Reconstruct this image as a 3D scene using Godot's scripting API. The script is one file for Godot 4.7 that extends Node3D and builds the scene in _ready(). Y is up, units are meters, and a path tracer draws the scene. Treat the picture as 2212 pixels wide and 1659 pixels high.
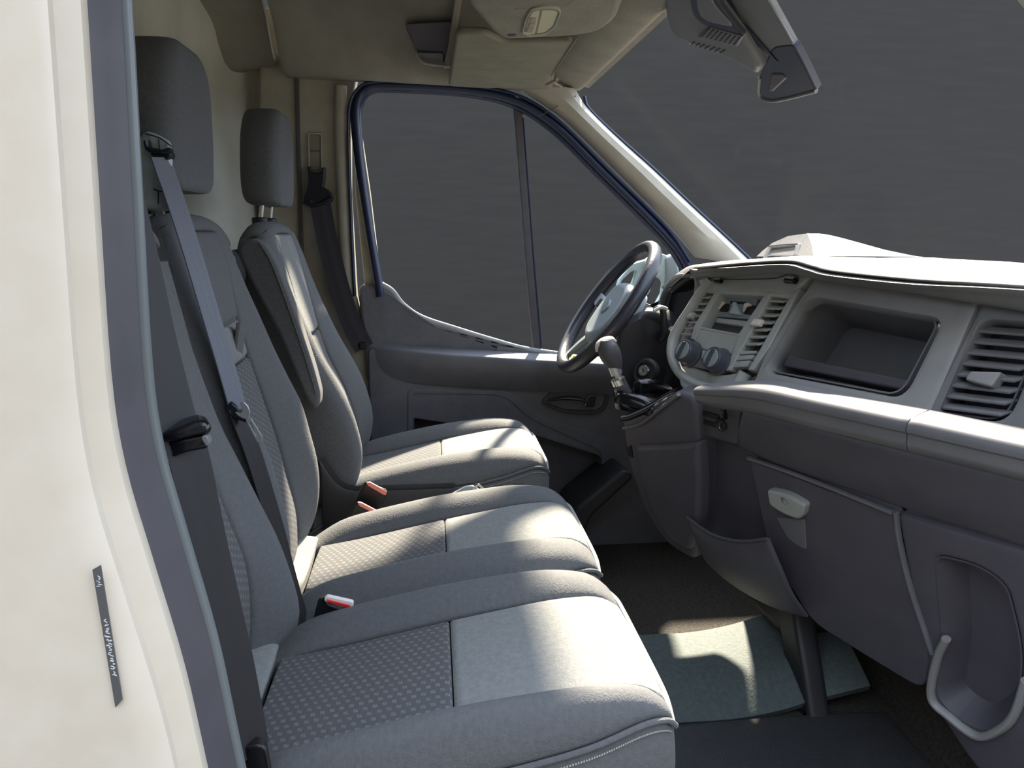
extends Node3D
# Interior of a delivery van's cab, seen through its open passenger door.
# x runs forward (towards the dashboard), y up from the cab floor, z towards the open door. Metres.

var mats := {}
var org := {}
var taken := {}

class Shape:
	var v := PackedVector3Array()
	var t := PackedInt32Array()
	var uv := PackedVector2Array()
	func add(p: Vector3, u := Vector2.ZERO) -> int:
		v.append(p)
		uv.append(u)
		return v.size() - 1
	func tri(a: int, b: int, c: int) -> void:
		t.append(a)
		t.append(b)
		t.append(c)

func P(a: Array) -> Array:
	var o := []
	for k in range(0, a.size(), 3):
		o.append(Vector3(a[k], a[k + 1], a[k + 2]))
	return o

# ---------- curves ----------
func cr_at(p0, p1, p2, p3, t: float):
	var t2 := t * t
	var t3 := t2 * t
	return 0.5 * ((2.0 * p1) + (p2 - p0) * t + (2.0 * p0 - 5.0 * p1 + 4.0 * p2 - p3) * t2 + (3.0 * p1 - p0 - 3.0 * p2 + p3) * t3)

func cr_get(pts: Array, s: float):   # s in 0..n-1
	var n := pts.size()
	if n == 1:
		return pts[0]
	var k := clampi(int(floor(s)), 0, n - 2)
	var t := s - k
	var a = pts[k - 1] if k > 0 else pts[0] * 2.0 - pts[1]
	var d = pts[k + 2] if k + 2 < n else pts[n - 1] * 2.0 - pts[n - 2]
	return cr_at(a, pts[k], pts[k + 1], d, t)

func smooth(pts: Array, seg := 6, closed := false) -> Array:
	var o := []
	var n := pts.size()
	if closed:
		for k in n:
			for j in seg:
				o.append(cr_at(pts[(k - 1 + n) % n], pts[k], pts[(k + 1) % n], pts[(k + 2) % n], float(j) / seg))
		return o
	for k in (n - 1) * seg:
		o.append(cr_get(pts, float(k) / seg))
	o.append(pts[n - 1])
	return o

func rnd(pts: Array, r, seg := 5) -> Array:   # closed polygon with rounded corners
	var o := []
	var n := pts.size()
	for k in n:
		var rad: float = r[k] if r is Array else r
		var a = pts[(k - 1 + n) % n] - pts[k]
		var b = pts[(k + 1) % n] - pts[k]
		var d: float = minf(rad, minf(a.length(), b.length()) * 0.48)
		var pa = pts[k] + a.normalized() * d
		var pb = pts[k] + b.normalized() * d
		for j in seg + 1:
			var s := float(j) / seg
			o.append(pa * (1 - s) * (1 - s) + pts[k] * 2.0 * s * (1 - s) + pb * s * s)
	return o

func circ(r: float, n := 12) -> Array:
	return oval(r, r, n)

func oval(a: float, b: float, n := 16) -> Array:
	var o := []
	for k in n:
		o.append(Vector2(cos(TAU * k / n) * a, sin(TAU * k / n) * b))
	return o

func rrect(w: float, h: float, r: float, seg := 4) -> Array:
	return rnd([Vector2(-w / 2, -h / 2), Vector2(w / 2, -h / 2), Vector2(w / 2, h / 2), Vector2(-w / 2, h / 2)], r, seg)

# ---------- surfaces ----------
func grid(s: Shape, rows: Array, cu := false, cv := false) -> void:
	var base := s.v.size()
	var nr := rows.size()
	var nc: int = rows[0].size()
	var au := 0.0
	for r in nr:
		var av := 0.0
		if r > 0:
			au += rows[r][nc / 2].distance_to(rows[r - 1][nc / 2])
		for c in nc:
			if c > 0:
				av += rows[r][c].distance_to(rows[r][c - 1])
			s.add(rows[r][c], Vector2(au, av))
	for r in (nr if cu else nr - 1):
		for c in (nc if cv else nc - 1):
			var a := base + r * nc + c
			var b := base + r * nc + (c + 1) % nc
			var d := base + ((r + 1) % nr) * nc + c
			var e := base + ((r + 1) % nr) * nc + (c + 1) % nc
			s.tri(a, b, e)
			s.tri(a, e, d)

func fan(s: Shape, loop: Array, flip := false) -> void:
	var c := Vector3.ZERO
	for p in loop:
		c += p
	c /= loop.size()
	var b := s.add(c)
	for p in loop:
		s.add(p)
	var n := loop.size()
	for k in n:
		if flip:
			s.tri(b, b + 1 + (k + 1) % n, b + 1 + k)
		else:
			s.tri(b, b + 1 + k, b + 1 + (k + 1) % n)

func frame2(n: Vector3) -> Array:
	var a := Vector3.UP if absf(n.y) < 0.9 else Vector3.RIGHT
	var e1 := a.cross(n).normalized()
	return [e1, n.cross(e1)]

func face(s: Shape, loop: Array, n: Vector3) -> void:   # flat polygon
	var e := frame2(n)
	var q := PackedVector2Array()
	for p in loop:
		q.append(Vector2(p.dot(e[0]), p.dot(e[1])))
	var ix := Geometry2D.triangulate_polygon(q)
	var ccw := not Geometry2D.is_polygon_clockwise(q)
	if ix.is_empty():
		fan(s, loop, not ccw)
		return
	var b := s.v.size()
	for k in loop.size():
		s.add(loop[k], q[k])
	for k in range(0, ix.size(), 3):
		var a0 := q[ix[k]]
		var c0 := (q[ix[k + 1]] - a0).cross(q[ix[k + 2]] - a0)
		if c0 > 0:
			s.tri(b + ix[k], b + ix[k + 1], b + ix[k + 2])
		else:
			s.tri(b + ix[k], b + ix[k + 2], b + ix[k + 1])

func inset(loop: Array, n: Vector3, d: float) -> Array:   # moves the outline inwards in its plane
	var m := loop.size()
	var e := frame2(n)
	var area := 0.0
	for k in m:
		var p = loop[k]
		var q = loop[(k + 1) % m]
		area += Vector2(p.dot(e[0]), p.dot(e[1])).cross(Vector2(q.dot(e[0]), q.dot(e[1])))
	var sg := 1.0 if area > 0 else -1.0
	var o := []
	for k in m:
		var a: Vector3 = loop[k] - loop[(k - 1 + m) % m]
		var b: Vector3 = loop[(k + 1) % m] - loop[k]
		var na := n.cross(a).normalized() * sg
		var nb := n.cross(b).normalized() * sg
		if a.length() < 1e-6:
			na = nb
		if b.length() < 1e-6:
			nb = na
		var h := (na + nb) / maxf(0.4, 1.0 + na.dot(nb))
		o.append(loop[k] + h * d)
	return o

func shift(loop: Array, d: Vector3) -> Array:
	var o := []
	for p in loop:
		o.append(p + d)
	return o

func slab(s: Shape, loop: Array, dir: Vector3, bev := 0.003, seg := 3, both := false) -> void:
	var n := -dir.normalized()
	var th := dir.length()
	var rows := []
	for k in seg + 1:
		var a := PI / 2 * k / seg
		rows.append(shift(inset(loop, n, bev * (1 - sin(a))), -n * bev * (1 - cos(a))))
	if both:
		for k in seg + 1:
			var a := PI / 2 * k / seg
			rows.append(shift(inset(loop, n, bev * (1 - cos(a))), -n * (th - bev * (1 - sin(a)))))
	else:
		rows.append(shift(loop, -n * th))
	face(s, rows[0], n)
	grid_o(s, rows, n, loop)
	face(s, rows[rows.size() - 1], -n)

func grid_o(s: Shape, rows: Array, n: Vector3, loop: Array) -> void:
	# closed strip round a polygon, wound so that it agrees with face()
	var e := frame2(n)
	var area := 0.0
	for k in loop.size():
		var p = loop[k]
		var q = loop[(k + 1) % loop.size()]
		area += Vector2(p.dot(e[0]), p.dot(e[1])).cross(Vector2(q.dot(e[0]), q.dot(e[1])))
	if area > 0:
		var r2 := []
		for r in rows:
			var c: Array = r.duplicate()
			c.reverse()
			r2.append(c)
		grid(s, r2, false, true)
	else:
		grid(s, rows, false, true)

func ring(s: Shape, outer: Array, inner: Array, dir: Vector3, bev := 0.003, deep := 0.0) -> void:   # plate with a hole
	var n := -dir.normalized()
	var th := dir.length()
	var td := deep if deep > 0 else th
	var rows := [shift(outer, -n * th), shift(outer, -n * bev), shift(inset(outer, n, bev * 0.3), -n * bev * 0.3), inset(outer, n, bev),
		inset(inner, n, -bev), shift(inset(inner, n, -bev * 0.3), -n * bev * 0.3), shift(inner, -n * bev), shift(inner, -n * td)]
	grid(s, rows, true, true)

func cup(s: Shape, loop: Array, dir: Vector3, taper := 0.0, wall := 0.004) -> void:   # open box behind an opening, with walls of its own
	var n := -dir.normalized()
	var back := shift(inset(loop, n, taper), dir)
	var out_back := shift(inset(loop, n, taper - wall), dir + dir.normalized() * wall)
	var out_front := inset(loop, n, -wall)
	face(s, back, n)
	grid_o(s, [back, loop], n, loop)
	grid_o(s, [loop, out_front, out_back], n, loop)
	face(s, out_back, -n)

func sweep(s: Shape, path: Array, prof: Array, up := Vector3.UP, closed := false, size := []) -> void:
	var rows := []
	var n := path.size()
	for k in n:
		var a = path[(k - 1 + n) % n] if closed or k > 0 else path[k]
		var b = path[(k + 1) % n] if closed or k < n - 1 else path[k]
		var tg: Vector3 = (b - a).normalized()
		var side := tg.cross(up).normalized()
		var u2 := side.cross(tg)
		var sc: float = cr_get(size, float(k) / (n - 1) * (size.size() - 1)) if size else 1.0
		var row := []
		for q in prof:
			row.append(path[k] + (side * q.x + u2 * q.y) * sc)
		rows.append(row)
	grid(s, rows, closed, true)
	if not closed:
		fan(s, rows[0], true)
		fan(s, rows[n - 1])

func lathe(s: Shape, at: Vector3, axis: Vector3, prof: Array, n := 28) -> void:   # prof: [radius, height]
	var ax := axis.normalized()
	var e := frame2(ax)
	var rows := []
	for q in prof:
		var row := []
		for k in n:
			var a := TAU * k / n
			row.append(at + ax * q[1] + (e[0] * cos(a) + e[1] * sin(a)) * q[0])
		rows.append(row)
	grid(s, rows, false, true)
	fan(s, rows[0], true)
	fan(s, rows[rows.size() - 1])

func loft(s: Shape, secs: Array, seg := 4) -> void:   # closed sections
	var rows := []
	var n := secs.size()
	var m: int = secs[0].size()
	for k in ((n - 1) * seg + 1):
		var row := []
		for c in m:
			var col := []
			for q in n:
				col.append(secs[q][c])
			row.append(cr_get(col, float(k) / seg))
		rows.append(row)
	grid(s, rows, false, true)
	fan(s, rows[0], true)
	fan(s, rows[rows.size() - 1])

func box(s: Shape, a: Vector3, b: Vector3, bev := 0.004) -> void:   # between two corners, edges rounded
	var lo := Vector3(minf(a.x, b.x), minf(a.y, b.y), minf(a.z, b.z))
	var hi := Vector3(maxf(a.x, b.x), maxf(a.y, b.y), maxf(a.z, b.z))
	var q := [Vector3(lo.x, lo.y, hi.z), Vector3(hi.x, lo.y, hi.z), hi, Vector3(lo.x, hi.y, hi.z)]
	slab(s, rnd(q, bev, 3), Vector3(0, 0, lo.z - hi.z), bev, 2, true)

func obox(s: Shape, c: Vector3, ex: Vector3, ey: Vector3, ez: Vector3, bev := 0.003) -> void:   # half axes
	slab(s, rnd([c - ex - ey + ez, c + ex - ey + ez, c + ex + ey + ez, c - ex + ey + ez], bev, 3), -ez * 2.0, bev, 2, true)

func patch(s: Shape, ctrl: Array, nu: int, nv: int, hint: Vector3, thick := 0.01, drop := 0.006, rim := 0.014, edges := [1, 1, 1, 1]) -> void:
	# padded panel: smooth sheet through the control rows, its edges rolled down by drop over rim
	var pu := _params(nu)
	var pv := _params(nv)
	var nr := ctrl.size()
	var nc: int = ctrl[0].size()
	var g := []
	for a in pu:
		var row := []
		for b in pv:
			var line := []
			for r in nr:
				line.append(cr_get(ctrl[r], b * (nc - 1)))
			row.append(cr_get(line, a * (nr - 1)))
		g.append(row)
	var R := g.size()
	var Cn: int = g[0].size()
	var top := []
	var bot := []
	for r in R:
		var tr := []
		var br := []
		var acc := [0.0]
		for c in range(1, Cn):
			acc.append(acc[c - 1] + g[r][c].distance_to(g[r][c - 1]))
		for c in Cn:
			var du: Vector3 = g[mini(r + 1, R - 1)][c] - g[maxi(r - 1, 0)][c]
			var dv: Vector3 = g[r][mini(c + 1, Cn - 1)] - g[r][maxi(c - 1, 0)]
			var nn := du.cross(dv).normalized()
			if nn.dot(hint) < 0:
				nn = -nn
			var q := 0.0
			var dl := [0.0, 0.0, acc[c], acc[Cn - 1] - acc[c]]
			for e in r:
				dl[0] += g[e + 1][c].distance_to(g[e][c])
			for e in range(r, R - 1):
				dl[1] += g[e + 1][c].distance_to(g[e][c])
			for e in 4:
				if edges[e]:
					var f := 1.0 - minf(1.0, dl[e] / rim)
					q = maxf(q, 1.0 - sqrt(maxf(0.0, 1.0 - f * f)))
			tr.append(g[r][c] - nn * drop * q)
			br.append(g[r][c] - nn * thick)
		top.append(tr)
		bot.append(br)
	closed_sheet(s, top, bot)

func closed_sheet(s: Shape, top: Array, bot: Array) -> void:
	var R := top.size()
	var Cn: int = top[0].size()
	grid(s, top)
	var fl := []
	for r in R:
		var row: Array = bot[r].duplicate()
		row.reverse()
		fl.append(row)
	grid(s, fl)
	var e1t := []
	var e1b := []
	for c in Cn:
		e1t.append(top[0][c])
		e1b.append(bot[0][c])
	grid(s, [e1b, e1t])
	e1t = []
	e1b = []
	for c in Cn:
		e1t.append(top[R - 1][c])
		e1b.append(bot[R - 1][c])
	grid(s, [e1t, e1b])
	e1t = []
	e1b = []
	for r in R:
		e1t.append(top[r][0])
		e1b.append(bot[r][0])
	grid(s, [e1t, e1b])
	e1t = []
	e1b = []
	for r in R:
		e1t.append(top[r][Cn - 1])
		e1b.append(bot[r][Cn - 1])
	grid(s, [e1b, e1t])

func _params(n: int) -> Array:
	var o := [0.0, 0.012, 0.03, 0.06]
	for k in range(1, n):
		o.append(0.06 + 0.88 * k / n)
	o.append_array([0.94, 0.97, 0.988, 1.0])
	return o

func sheet(s: Shape, ctrl: Array, nu: int, nv: int, hint: Vector3, thick := 0.004) -> void:
	patch(s, ctrl, nu, nv, hint, thick, 0.0005, 0.002)

# ---------- committing ----------
func mesh_of(s: Shape, crease := 38.0, off := Vector3.ZERO, open_hint := Vector3.ZERO) -> ArrayMesh:
	var nt := s.t.size() / 3
	var fn := PackedVector3Array()
	fn.resize(nt)
	var mid := Vector3.ZERO
	for p in s.v:
		mid += p
	mid /= maxi(1, s.v.size())
	var vol := 0.0
	for k in nt:
		var a := s.v[s.t[k * 3]] - mid
		var b := s.v[s.t[k * 3 + 1]] - mid
		var c := s.v[s.t[k * 3 + 2]] - mid
		fn[k] = (b - a).cross(c - a)
		vol += a.dot(b.cross(c)) if open_hint == Vector3.ZERO else fn[k].dot(open_hint)
	var sg := 1.0 if vol >= 0 else -1.0
	var cosl := cos(deg_to_rad(crease))
	var groups := []
	groups.resize(s.v.size())
	var ov := PackedVector3Array()
	var ou := PackedVector2Array()
	var on := PackedVector3Array()
	var oi := PackedInt32Array()
	oi.resize(nt * 3)
	for k in nt:
		var f := fn[k] * sg
		var fl := f.length()
		var fu := f / fl if fl > 1e-14 else Vector3.UP
		for j in 3:
			var vi := s.t[k * 3 + j]
			var found := -1
			if groups[vi] == null:
				groups[vi] = []
			for q in groups[vi]:
				var acc := on[q]
				if fl <= 1e-14 or acc.dot(fu) >= cosl * acc.length() - 1e-12:
					found = q
					break
			if found < 0:
				found = ov.size()
				ov.append(s.v[vi] - off)
				ou.append(s.uv[vi])
				on.append(Vector3.ZERO)
				groups[vi].append(found)
			on[found] = on[found] + f * 1000.0
			oi[k * 3 + (j if sg < 0 else [0, 2, 1][j])] = found
	for k in on.size():
		on[k] = on[k].normalized() if on[k].length() > 1e-12 else Vector3.UP
	var arr := []
	arr.resize(Mesh.ARRAY_MAX)
	arr[Mesh.ARRAY_VERTEX] = ov
	arr[Mesh.ARRAY_NORMAL] = on
	arr[Mesh.ARRAY_TEX_UV] = ou
	arr[Mesh.ARRAY_INDEX] = oi
	var am := ArrayMesh.new()
	am.add_surface_from_arrays(Mesh.PRIMITIVE_TRIANGLES, arr)
	return am

func numbered(called: String) -> String:
	taken[called] = taken.get(called, -1) + 1
	return called if taken[called] == 0 else "%s_%03d" % [called, taken[called]]

func thing(called: String, at: Vector3, label: String, category: String, group := "") -> Node3D:
	var o := Node3D.new()
	o.name = numbered(called)
	add_child(o)
	o.position = at
	org[o] = at
	o.set_meta("label", label)
	o.set_meta("category", category)
	if group:
		o.set_meta("group", group)
	return o

func obj(called: String, s: Shape, mat: String, parent: Node = null, crease := 38.0, hint := Vector3.ZERO) -> MeshInstance3D:
	var o := MeshInstance3D.new()
	var off: Vector3 = org.get(parent, Vector3.ZERO) if parent else Vector3.ZERO
	o.mesh = mesh_of(s, crease, off, hint)
	o.material_override = mats[mat]
	if parent:
		o.name = called
		parent.add_child(o, true)
	else:
		o.name = numbered(called)
		add_child(o)
	org[o] = off
	return o

func struct(called: String, s: Shape, mat: String, label := "", category := "") -> MeshInstance3D:
	var o := obj(called, s, mat)
	o.set_meta("kind", "structure")
	if label:
		o.set_meta("label", label)
		o.set_meta("category", category)
	return o

func tag(o: Node, label: String, category: String, group := "") -> Node:
	o.set_meta("label", label)
	o.set_meta("category", category)
	if group:
		o.set_meta("group", group)
	return o

# ---------- materials ----------
func noise_tex(freq: float, lo: Color, hi: Color, size := 256, octaves := 3, seed_ := 1, stretch := 1) -> ImageTexture:
	var n := FastNoiseLite.new()
	n.seed = seed_
	n.noise_type = FastNoiseLite.TYPE_SIMPLEX_SMOOTH
	n.frequency = freq
	n.fractal_octaves = octaves
	var im := n.get_seamless_image(size, size)
	var o := Image.create(size, size, false, Image.FORMAT_RGB8)
	for y in size:
		for x in size:
			var g := im.get_pixel(x / stretch, y).r if stretch > 1 else im.get_pixel(x, y).r
			o.set_pixel(x, y, lo.lerp(hi, g))
	return ImageTexture.create_from_image(o)

func grain_normal(freq: float, strength: float, size := 256, seed_ := 3) -> ImageTexture:
	var n := FastNoiseLite.new()
	n.seed = seed_
	n.noise_type = FastNoiseLite.TYPE_CELLULAR
	n.frequency = freq
	var im := n.get_seamless_image(size, size)
	im.convert(Image.FORMAT_RGBA8)
	im.bump_map_to_normal_map(strength)
	return ImageTexture.create_from_image(im)

func mat(key: String, c: Color, rough := 0.6, tex: Texture2D = null, tile := 0.1, nrm: Texture2D = null, nscale := 0.4) -> StandardMaterial3D:
	var m := StandardMaterial3D.new()
	m.resource_name = key
	m.albedo_color = c
	m.roughness = rough
	if tex:
		m.albedo_texture = tex
	if nrm:
		m.normal_enabled = true
		m.normal_texture = nrm
		m.normal_scale = nscale
	if tex or nrm:
		m.uv1_triplanar = true
		m.uv1_world_triplanar = true
		m.uv1_scale = Vector3.ONE / tile
	mats[key] = m
	return m

func weave_tex() -> ImageTexture:   # seat fabric: small pale squares woven in staggered rows on a dark ground
	var size := 256
	var im := Image.create(size, size, false, Image.FORMAT_RGB8)
	var rng := RandomNumberGenerator.new()
	rng.seed = 11
	for y in size:
		for x in size:
			var g := 0.70 + rng.randf_range(-0.06, 0.06) + 0.05 * sin(y * TAU / 8.0) + 0.03 * sin(x * TAU / 8.0)
			im.set_pixel(x, y, Color(g, g, g))
	for r in 4:
		for k in 4:
			var ox := k * 64 + (32 if r % 2 else 0)
			var oy := r * 64
			var b := rng.randf_range(0.0, 0.12)
			for y in 34:
				for x in 32:
					var cell := (x / 16 + y / 17) % 2
					var g := 1.36 + b - 0.16 * cell + rng.randf_range(-0.1, 0.1)
					if x == 16 or y == 17:
						g = 1.0
					g /= 1.5
					im.set_pixel((ox + x + 18) % size, (oy + y + 17) % size, Color(g, g, g * 1.01))
	return ImageTexture.create_from_image(im)

func make_materials() -> void:
	var fine := grain_normal(0.12, 2.0)
	var cloth_n := grain_normal(0.25, 3.0, 256, 5)
	var cloth := noise_tex(0.06, Color(0.86, 0.86, 0.86), Color(1, 1, 1), 256, 4, 7)
	var soft := noise_tex(0.02, Color(0.9, 0.9, 0.9), Color(1, 1, 1), 256, 5, 9)
	var m: StandardMaterial3D
	m = mat("seat_fabric", Color(0.38, 0.388, 0.395), 0.85, cloth, 0.16, cloth_n, 0.35)
	m.rim_enabled = true
	m.rim = 0.25
	m.rim_tint = 0.5
	m = mat("seat_grey", Color(0.50, 0.51, 0.505), 0.85, cloth, 0.2, cloth_n, 0.3)
	m.rim_enabled = true
	m.rim = 0.4
	m = StandardMaterial3D.new()
	m.resource_name = "seat_weave"
	m.albedo_color = Color(0.47, 0.475, 0.48)
	m.albedo_texture = weave_tex()
	m.uv1_scale = Vector3(1, 1, 1) / 0.050
	m.roughness = 0.85
	mats["seat_weave"] = m
	mat("piping", Color(0.60, 0.60, 0.59), 0.7)
	mat("stitch", Color(0.68, 0.67, 0.66), 0.8)
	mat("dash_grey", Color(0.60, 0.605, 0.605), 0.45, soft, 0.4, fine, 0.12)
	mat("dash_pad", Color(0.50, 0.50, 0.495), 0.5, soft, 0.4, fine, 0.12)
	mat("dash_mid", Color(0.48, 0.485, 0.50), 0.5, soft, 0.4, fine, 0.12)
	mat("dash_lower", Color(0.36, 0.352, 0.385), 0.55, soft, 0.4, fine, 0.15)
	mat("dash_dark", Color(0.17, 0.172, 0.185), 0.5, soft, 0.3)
	mat("rail", Color(0.42, 0.42, 0.43), 0.35, soft, 0.4)
	mat("door_grey", Color(0.40, 0.405, 0.43), 0.55, soft, 0.4, fine, 0.15)
	mat("door_dark", Color(0.24, 0.245, 0.26), 0.55, soft, 0.4)
	mat("stack", Color(0.70, 0.715, 0.70), 0.4, soft, 0.4)
	mat("wheel", Color(0.20, 0.205, 0.24), 0.38, soft, 0.2, fine, 0.15)
	mat("knob", Color(0.27, 0.28, 0.32), 0.35)
	mat("knob_face", Color(0.55, 0.60, 0.60), 0.3)
	mat("black", Color(0.06, 0.062, 0.075), 0.45)
	mat("navy", Color(0.09, 0.10, 0.14), 0.4)
	mat("gloss_black", Color(0.07, 0.07, 0.09), 0.18)
	mat("rubber", Color(0.315, 0.305, 0.325), 0.5, soft, 0.3)
	mat("rubber_bead", Color(0.40, 0.425, 0.43), 0.3)
	mat("seal_blue", Color(0.07, 0.13, 0.25), 0.35)
	mat("seal_line", Color(0.30, 0.31, 0.36), 0.4)
	mat("headliner", Color(0.545, 0.535, 0.49), 0.9, soft, 0.5, cloth_n, 0.15)
	mat("visor", Color(0.515, 0.505, 0.445), 0.85, soft, 0.5)
	mat("pillar", Color(0.67, 0.655, 0.60), 0.6, soft, 0.5, fine, 0.1)
	mat("bulkhead", Color(0.80, 0.795, 0.745), 0.6, noise_tex(0.012, Color(0.84, 0.84, 0.82), Color(1, 1, 1), 256, 5, 21), 0.9)
	mat("paint", Color(0.86, 0.82, 0.75), 0.3, noise_tex(0.03, Color(0.965, 0.96, 0.945), Color(1, 1, 1), 256, 4, 4), 0.5)
	mat("label", Color(0.33, 0.33, 0.33), 0.5)
	mat("label_print", Color(0.80, 0.80, 0.80), 0.5)
	mat("chrome", Color(0.80, 0.80, 0.78), 0.22).metallic = 0.9
	mat("steel", Color(0.72, 0.74, 0.74), 0.35).metallic = 0.75
	mat("belt", Color(0.42, 0.44, 0.48), 0.6, cloth, 0.05)
	mat("belt_navy", Color(0.05, 0.06, 0.12), 0.5, cloth, 0.05)
	mat("belt_black", Color(0.13, 0.13, 0.14), 0.6, cloth, 0.05)
	mat("housing", Color(0.58, 0.63, 0.65), 0.45, soft, 0.4)
	mat("housing_lit", Color(0.72, 0.77, 0.785), 0.4, soft, 0.4)  # lighter copy of housing: light on the belt outlet put into colour
	mat("red", Color(0.82, 0.12, 0.10), 0.35)
	mat("red_pale", Color(0.85, 0.50, 0.46), 0.4)
	mat("white_plastic", Color(0.90, 0.86, 0.84), 0.35)
	mat("lens", Color(0.80, 0.79, 0.66), 0.25)
	mat("lamp_trim", Color(0.62, 0.61, 0.54), 0.4)
	mat("carpet", Color(0.29, 0.27, 0.25), 0.95, noise_tex(0.09, Color(0.55, 0.55, 0.5), Color(1, 1, 1), 256, 5, 31), 0.25, cloth_n, 0.7)
	mat("mat_green", Color(0.36, 0.40, 0.40), 0.75, noise_tex(0.07, Color(0.75, 0.78, 0.76), Color(1, 1, 1), 256, 5, 41), 0.25, cloth_n, 0.4)
	mat("rubber_mat", Color(0.21, 0.215, 0.225), 0.6, soft, 0.3, cloth_n, 0.3)
	mat("screen", Color(0.38, 0.43, 0.44), 0.25)
	mat("screen_dark", Color(0.02, 0.03, 0.07), 0.2)
	mat("mirror_shell", Color(0.70, 0.78, 0.79), 0.4)
	mat("yellow_tab", Color(0.80, 0.83, 0.35), 0.5)
	mat("pod", Color(0.50, 0.51, 0.52), 0.5, soft, 0.3)
	mat("pod_shaded", Color(0.21, 0.225, 0.29), 0.4)  # darker copy of pod: shading on its cover and hood put into colour
	mat("yard", Color(0.178, 0.165, 0.146), 0.9, noise_tex(0.02, Color(0.88, 0.88, 0.88), Color(1, 1, 1), 512, 5, 51), 3.0)
	mats["yard"].uv1_scale = Vector3(0.12, 1.1, 0.12)
	mat("ground", Color(0.36, 0.355, 0.34), 0.9, soft, 2.0)
	m = mat("glass", Color(0.05, 0.055, 0.055, 0.004), 0.0)
	m.transparency = BaseMaterial3D.TRANSPARENCY_ALPHA
	m.metallic_specular = 0.05

func _ready() -> void:
	# ----- camera, sky, sun, exposure -----
	var cam := Camera3D.new()
	cam.name = "camera"
	add_child(cam)
	cam.fov = 53.0473
	cam.near = 0.02
	cam.far = 200.0
	cam.look_at_from_position(Vector3(0, 1.02, 1.57), Vector3(0.10084538, 0.82723439, 0.59395101))
	cam.current = true
	var we := WorldEnvironment.new()
	we.name = "surroundings"
	add_child(we)
	var env := Environment.new()
	env.tonemap_mode = Environment.TONE_MAPPER_LINEAR
	env.tonemap_exposure = 1.1
	env.sdfgi_enabled = true
	env.ssao_enabled = true
	env.ssil_enabled = true
	env.background_mode = Environment.BG_SKY
	var sky := Sky.new()
	var sm := ProceduralSkyMaterial.new()
	sm.sky_top_color = Color(0.80, 0.85, 0.93)
	sm.sky_horizon_color = Color(0.82, 0.86, 0.92)
	sm.ground_horizon_color = Color(0.36, 0.36, 0.35)
	sm.ground_bottom_color = Color(0.34, 0.34, 0.33)
	sm.sky_energy_multiplier = 1.85
	sm.sun_angle_max = 1.0
	sky.sky_material = sm
	env.sky = sky
	we.environment = env
	var sun := DirectionalLight3D.new()
	sun.name = "sun"
	add_child(sun)
	sun.look_at_from_position(Vector3.ZERO, -Vector3(0.34, 1.0, -1.1), Vector3.RIGHT)
	sun.light_color = Color(1.0, 0.94, 0.84)
	sun.light_energy = 6.6
	sun.light_angular_distance = 2.5
	sun.shadow_enabled = true
	make_materials()
	yard()
	shell()
	driver_door()
	roof_fittings()
	seats()
	belts()
	dashboard()
	controls()
	small_things()

# ---------- the yard outside ----------
func yard() -> void:
	var s := Shape.new()
	box(s, Vector3(-14, -0.85, -12), Vector3(14, -0.7, 12), 0.01)
	struct("floor_yard", s, "ground")
	s = Shape.new()
	box(s, Vector3(-11, -0.7, -7.2), Vector3(9.5, 4.6, -7.0), 0.01)
	struct("wall_left", s, "yard")

	s = Shape.new()
	box(s, Vector3(-9, -0.7, 5.2), Vector3(7.2, 3.4, 5.4), 0.01)  # unseen wall added behind the camera to cut light from that side
	struct("added_wall_back", s, "yard")

const SILL := [[1.62, -0.25], [1.40, -0.253], [1.196, -0.26], [1.058, -0.265], [0.906, -0.270], [0.825, -0.266], [0.739, -0.251], [0.634, -0.232], [0.523, -0.219], [0.36, -0.20], [0.12, -0.17]]

func jamb_path(dx: float, z: float) -> Array:
	var o := []
	for q in SILL:
		o.append(Vector3(q[1] + dx, q[0], z))
	return smooth(o, 4)

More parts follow.
